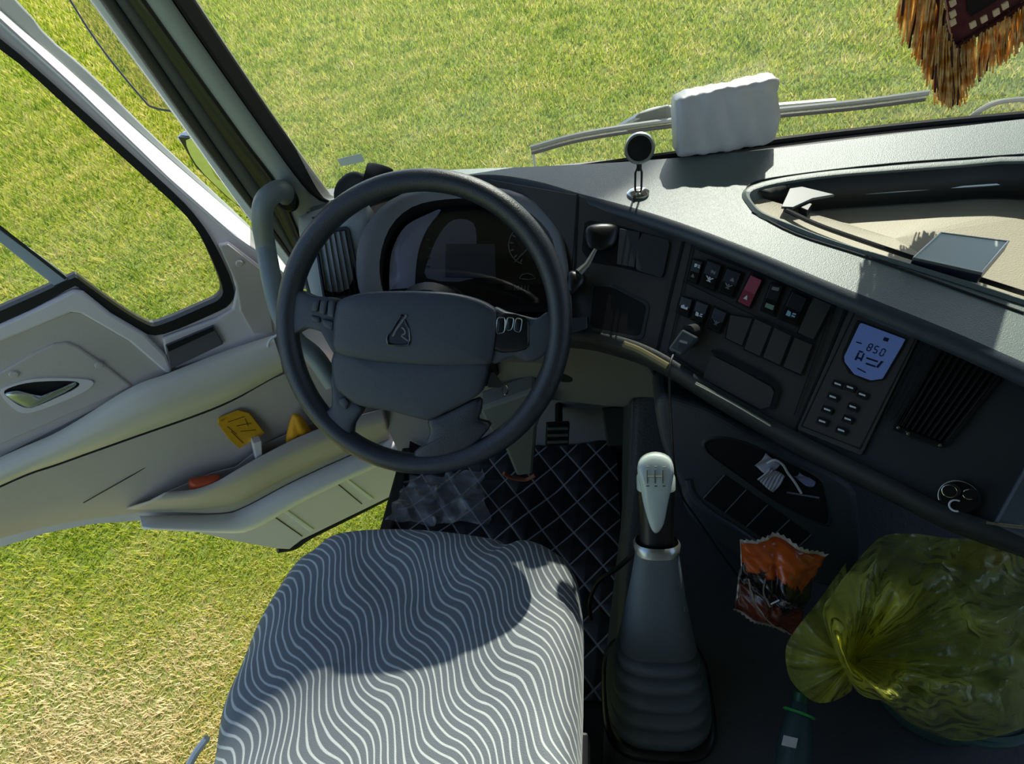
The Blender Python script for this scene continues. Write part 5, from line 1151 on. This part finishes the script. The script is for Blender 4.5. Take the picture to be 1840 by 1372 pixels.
# ------------------------------------------------------------------ snack wrapper
WPl = pl3(P(1330, 965, d=.80), P(1487, 1000, d=.78), P(1330, 1110, d=.84))
def wrap_mat():
    m = mat('foil_wrapper', srgb(196, 84, 26), .25, coat=.5, bump=.8, bscale=60); m = m.copy(); m.name = 'foil_wrapper_print'
    n = m.node_tree; b = n.nodes['Principled BSDF']; L = n.links.new
    at = n.nodes.new('ShaderNodeAttribute'); at.attribute_name = 'vv'
    tc = n.nodes.new('ShaderNodeTexCoord'); no = n.nodes.new('ShaderNodeTexNoise'); no.inputs['Scale'].default_value = 26; no.inputs['Detail'].default_value = 5; no.inputs['Distortion'].default_value = 2
    L(tc.outputs['Object'], no.inputs['Vector'])
    ad = n.nodes.new('ShaderNodeMath'); ad.operation = 'MULTIPLY_ADD'; L(no.outputs['Fac'], ad.inputs[0]); ad.inputs[1].default_value = .5; L(at.outputs['Fac'], ad.inputs[2])
    r = n.nodes.new('ShaderNodeValToRGB'); e = r.color_ramp.elements
    for _ in range(5): e.new(.5)
    for i, (p, c) in enumerate([(.0, srgb(190, 78, 24)), (.68, srgb(206, 92, 30)), (.74, srgb(16, 14, 16)), (1.0, srgb(22, 18, 20)), (1.02, srgb(140, 140, 140)), (1.06, srgb(20, 16, 18)), (1.2, srgb(110, 48, 32))]): e[i].position = min(1, p*.8); e[i].color = c
    L(ad.outputs[0], r.inputs[0]); L(r.outputs[0], b.inputs['Base Color']); return m
def wrapper():
    tl, tr_, br, bl = (1330, 968), (1484, 1003), (1432, 1148), (1322, 1096)
    rows = []; wb = wobble(.006, 55, 21); wb2 = wobble(.002, 160, 22); vv = []
    for j in range(34):
        t = j/33; row = []
        for i in range(34):
            s = i/33; u, v = bilin([tl, tr_, br, bl], s, t)
            u += 10*math.sin(PI*t)*(1-2*s)*.6; 
            if t < .1: v += -14*math.exp(-((s-.45)/.2)**2)*(1-t*10)+0
            p = P(u, v, pl=WPl); hgt = .022*math.sin(PI*s)*math.sin(PI*min(1, t*1.0))**.7
            crease = -.014*math.exp(-((s-.42-.1*t)/.05)**2)*math.sin(PI*t)
            row.append(p+WPl[1]*(hgt+crease+wb(p)+wb2(p))); vv.append(t)
        rows.append(row)
    return rows, vv
rows, vv = wrapper()
wr = empty('snack_wrapper', P(1400, 1080, pl=off(WPl, -.01)), 'crumpled orange and black snack wrapper leaning beside the yellow bag', 'wrapper')
wf = add('front_foil', grid(rows), wrap_mat(), wr, smooth='all', solid=.0006)
a_ = wf.data.attributes.new('vv', 'FLOAT', 'POINT')
for i in range(len(wf.data.vertices)): a_.data[i].value = vv[i] if i < len(vv) else 0
m_foil = mat('silver_foil', srgb(205, 195, 188), .3, metal=.6, bump=.5, bscale=200)
def serr(row, name):
    v = []; n_ = len(row); up = []
    base = [V(*p) for p in row]; c0 = sum(V(*p) for p in rows[16])/34
    for i, p in enumerate(base):
        d_ = nrm(p-c0); up.append(p+d_*(.007 if i % 2 else .004))
    add(name, grid([base, up]), m_foil, wr, solid=.0005)
serr(rows[0], 'crimped_edge'); serr(rows[-1], 'crimped_edge')
add('back_foil', grid([[p-WPl[1]*(.012 if 0 < j < 33 else 0) for p in r] for j, r in enumerate(rows)]), m_foil, wr, smooth='all')
for pxs in [[(1385, 1085), (1405, 1075), (1412, 1068), (1425, 1072)], [(1350, 1060), (1360, 1090), (1385, 1120), (1410, 1135)], [(1345, 1040), (1352, 1075), (1372, 1105)], [(1375, 1040), (1372, 1065), (1384, 1090)]]:
    add('print_stroke', tube(smooth_path([P(u, v, pl=off(WPl, .024)) for u, v in pxs], 4), .0012, 6), m_white if pxs[0][0] == 1385 else m_satin, wr, smooth=True)

# ------------------------------------------------------------------ green bucket under the bag
bc = P(1655, 1250, z=.235)
bu = empty('bucket', bc, 'dark green plastic bucket under the yellow bag on the tunnel', 'bucket')
m_bucket = mat('dark_green_plastic', srgb(66, 100, 94), .4)
bc = P(1668, 1230, z=.24)
add('body', lathe([(.085, 0), (.100, .11), (.105, .115), (.107, .125), (.101, .125), (.096, .11), (.082, .004)], bc, V(0, 0, 1), 44), m_bucket, bu, smooth=True)
add('rim', lathe([(.102, .100), (.110, .102), (.110, .112), (.102, .115)], bc, V(0, 0, 1), 44), m_bucket, bu, smooth=True)
# ------------------------------------------------------------------ yellow plastic bag
knot = P(1530, 1188, d=.70)
_ck = [(np.random.default_rng(50+i).uniform(0, PI), np.random.default_rng(50+i).uniform(60, 210), np.random.default_rng(70+i).uniform(0, 1)) for i in range(9)]
def crease(u, v):
    h = 0
    u2, v2 = u+14*math.sin(v*.031), v+14*math.sin(u*.027)
    for a, wl_, ph in _ck:
        x = (u2*math.cos(a)+v2*math.sin(a))/wl_+ph; x -= math.floor(x); h += wl_*.00013*(1-abs(2*x-1))**1.5
    return h
def bag_main():
    # outline of the filled part in the picture with depth (m); fan of pleats from the knot
    out = [(1535, 1235, 0.790), (1590, 1262, 0.790), (1640, 1300, 0.800), (1720, 1330, 0.790), (1800, 1320, 0.780), (1880, 1290, 0.780), (1980, 1240, 0.790), (2050, 1150, 0.810), (2040, 1040, 0.805), (1960, 980, 0.835), (1850, 975, 0.845), (1760, 968, 0.845), (1700, 966, 0.845), (1640, 958, 0.855), (1590, 962, 0.865), (1560, 985, 0.865), (1530, 1020, 0.845), (1500, 1060, 0.835), (1480, 1110, 0.815)]
    o = smooth_path([V(u, v, d) for u, v, d in out], 12, closed=True); n = len(o); rows = []
    rng = np.random.default_rng(3)
    nr = 90
    k1, k2 = V(1530, 1188, .77), None
    for j in range(nr+1):
        t = j/nr; row = []
        for i in range(n):
            q = o[i]; a = 2*PI*i/n; s = t
            u, v = k1[0]*(1-s)+q[0]*s, k1[1]*(1-s)+q[1]*s
            d = k1[2]*(1-s)+q[2]*s
            bul = .06*math.sin(PI*min(1, s*1.02))**.8*(1-.25*s)
            pl_ = (.013*math.sin(a*9+2*math.sin(a*3)+1.2*s)+.006*math.sin(a*23+3*math.sin(s*4)+1))*(s**.7)*max(0, 1-s*1.05)**.9*1.6
            w = crease(u, v)*min(1, s*2.2)
            row.append(P(u, v, d=d-bul-pl_-w))
        rows.append(row)
    return grid(rows, cv=True)
m_bag = film_mat('yellow_film', srgb(228, 234, 118), .18, .12, .35, thick=srgb(232, 226, 30))
bag = empty('plastic_bag', P(1700, 1200, z=.3), 'translucent yellow plastic bag knotted and draped over the green bucket', 'plastic bag')
def thicken(ob):
    a = ob.data.attributes.new('thick', 'FLOAT', 'POINT'); k = V(*knot)
    for i, v in enumerate(ob.data.vertices):
        p = V(*v.co)+ORG['plastic_bag']; u, vv2 = px_of(p); q = math.hypot(u-1530, vv2-1188); an = math.atan2(vv2-1188, u-1530)
        a.data[i].value = min(1, math.exp(-q/70)+.40*max(0, math.sin(an*6+1.2))**2*math.exp(-q/260)+.35*max(0, 1-abs(an+.75)/.35)*(q < 330))
thicken(add('bag_body', bag_main(), m_bag, bag, smooth='all'))
def bag_tail():
    out = [(1520, 1010, 0.825), (1470, 1080, 0.795), (1430, 1130, 0.785), (1412, 1165, 0.820), (1418, 1215, 0.810), (1445, 1248, 0.800), (1470, 1262, 0.790), (1500, 1258, 0.780), (1530, 1240, 0.780), (1532, 1222, 0.780)]
    o = smooth_path([V(u, v, d) for u, v, d in out], 8); n = len(o); rows = []
    for j in range(31):
        s = j/30; row = []
        for i in range(n):
            q = o[i]; u, v = 1530*(1-s)+q[0]*s, 1188*(1-s)+q[1]*s; d = .77*(1-s)+q[2]*s; a = i/n*6
            row.append(P(u, v, d=d-.012*math.sin(a*6+1)*s**.7-.006*math.sin(a*15+s*5)*s-.02*math.sin(PI*s)))
        rows.append(row)
    return grid(rows)
thicken(add('bag_tail', bag_tail(), m_bag, bag, smooth='all'))
add('knot', puff([P(1530+14*math.cos(a)*1.3, 1188+18*math.sin(a), d=.765) for a in np.linspace(0, 2*PI, 24)[:-1]], -nrm(ray(1530, 1188)), .014, .014, 6, noise=wobble(.003, 150, 2)), m_bag, bag, smooth='all'); thicken(bpy.data.objects['knot'])
def lump(name, cx, cy, rx, ry, d, m, lab, cat, seed):
    add(name, puff([P(cx+rx*math.cos(a)*(1+.1*math.sin(3*a+seed)), cy+ry*math.sin(a)*(1+.12*math.cos(2*a+seed)), d=d) for a in np.linspace(0, 2*PI, 40)[:-1]], -nrm(ray(cx, cy)), .035, .03, 9, noise=wobble(.003, 60, seed)), m, smooth='all', label=lab, cat=cat)
lump('food_pouch', 1750, 1120, 72, 72, .785, mat('pale_pouch', srgb(140, 150, 150), .4, bump=.6, bscale=60), 'pale grey pouch inside the yellow bag', 'pouch', 3)
lump('bread_roll', 1760, 1003, 75, 26, .84, mat('tan_crust', srgb(150, 106, 52), .6), 'tan bundle inside the top of the yellow bag', 'food', 5)
lump('inner_packet', 1600, 1090, 45, 60, .82, mat('inner_grey', srgb(96, 108, 100), .4, bump=.5, bscale=60), 'grey-green packet inside the yellow bag near its knot', 'packet', 7)

# ------------------------------------------------------------------ slim bottle at the bottom edge
b0_, b1_ = P(1420, 1400, d=.78), P(1438, 1262, d=.82); bx_ = nrm(b1_-b0_); Lb = np.linalg.norm(b1_-b0_)
bo = empty('umbrella', b0_, 'slim dark green folded umbrella with green ring and white tag, lying upright', 'umbrella')
add('canopy_roll', lathe([(.018, -.1), (.022, 0), (.0215, Lb*.45), (.017, Lb*.8), (.011, Lb)], b0_, bx_, 20), mat('umbrella_cloth', srgb(44, 72, 72), .6, bump=.5, bscale=80), bo, smooth=True)
ring(b0_+bx_*Lb*.86, bx_, .019, .0022, mat('bright_green', srgb(60, 170, 80), .4), bo, 'green_ring')
add('cap', lathe([(.010, 0), (.011, .012), (.006, .018), (0, .018)], b1_, bx_, 16), mat('green_cap', srgb(30, 90, 50), .4), bo, smooth=True)
add('paper_tag', prism([P(u, v, d=.772) for u, v in [(1408, 1320), (1434, 1326), (1430, 1344), (1404, 1338)]], ray(1420, 1330)*.002), m_pack, bo)
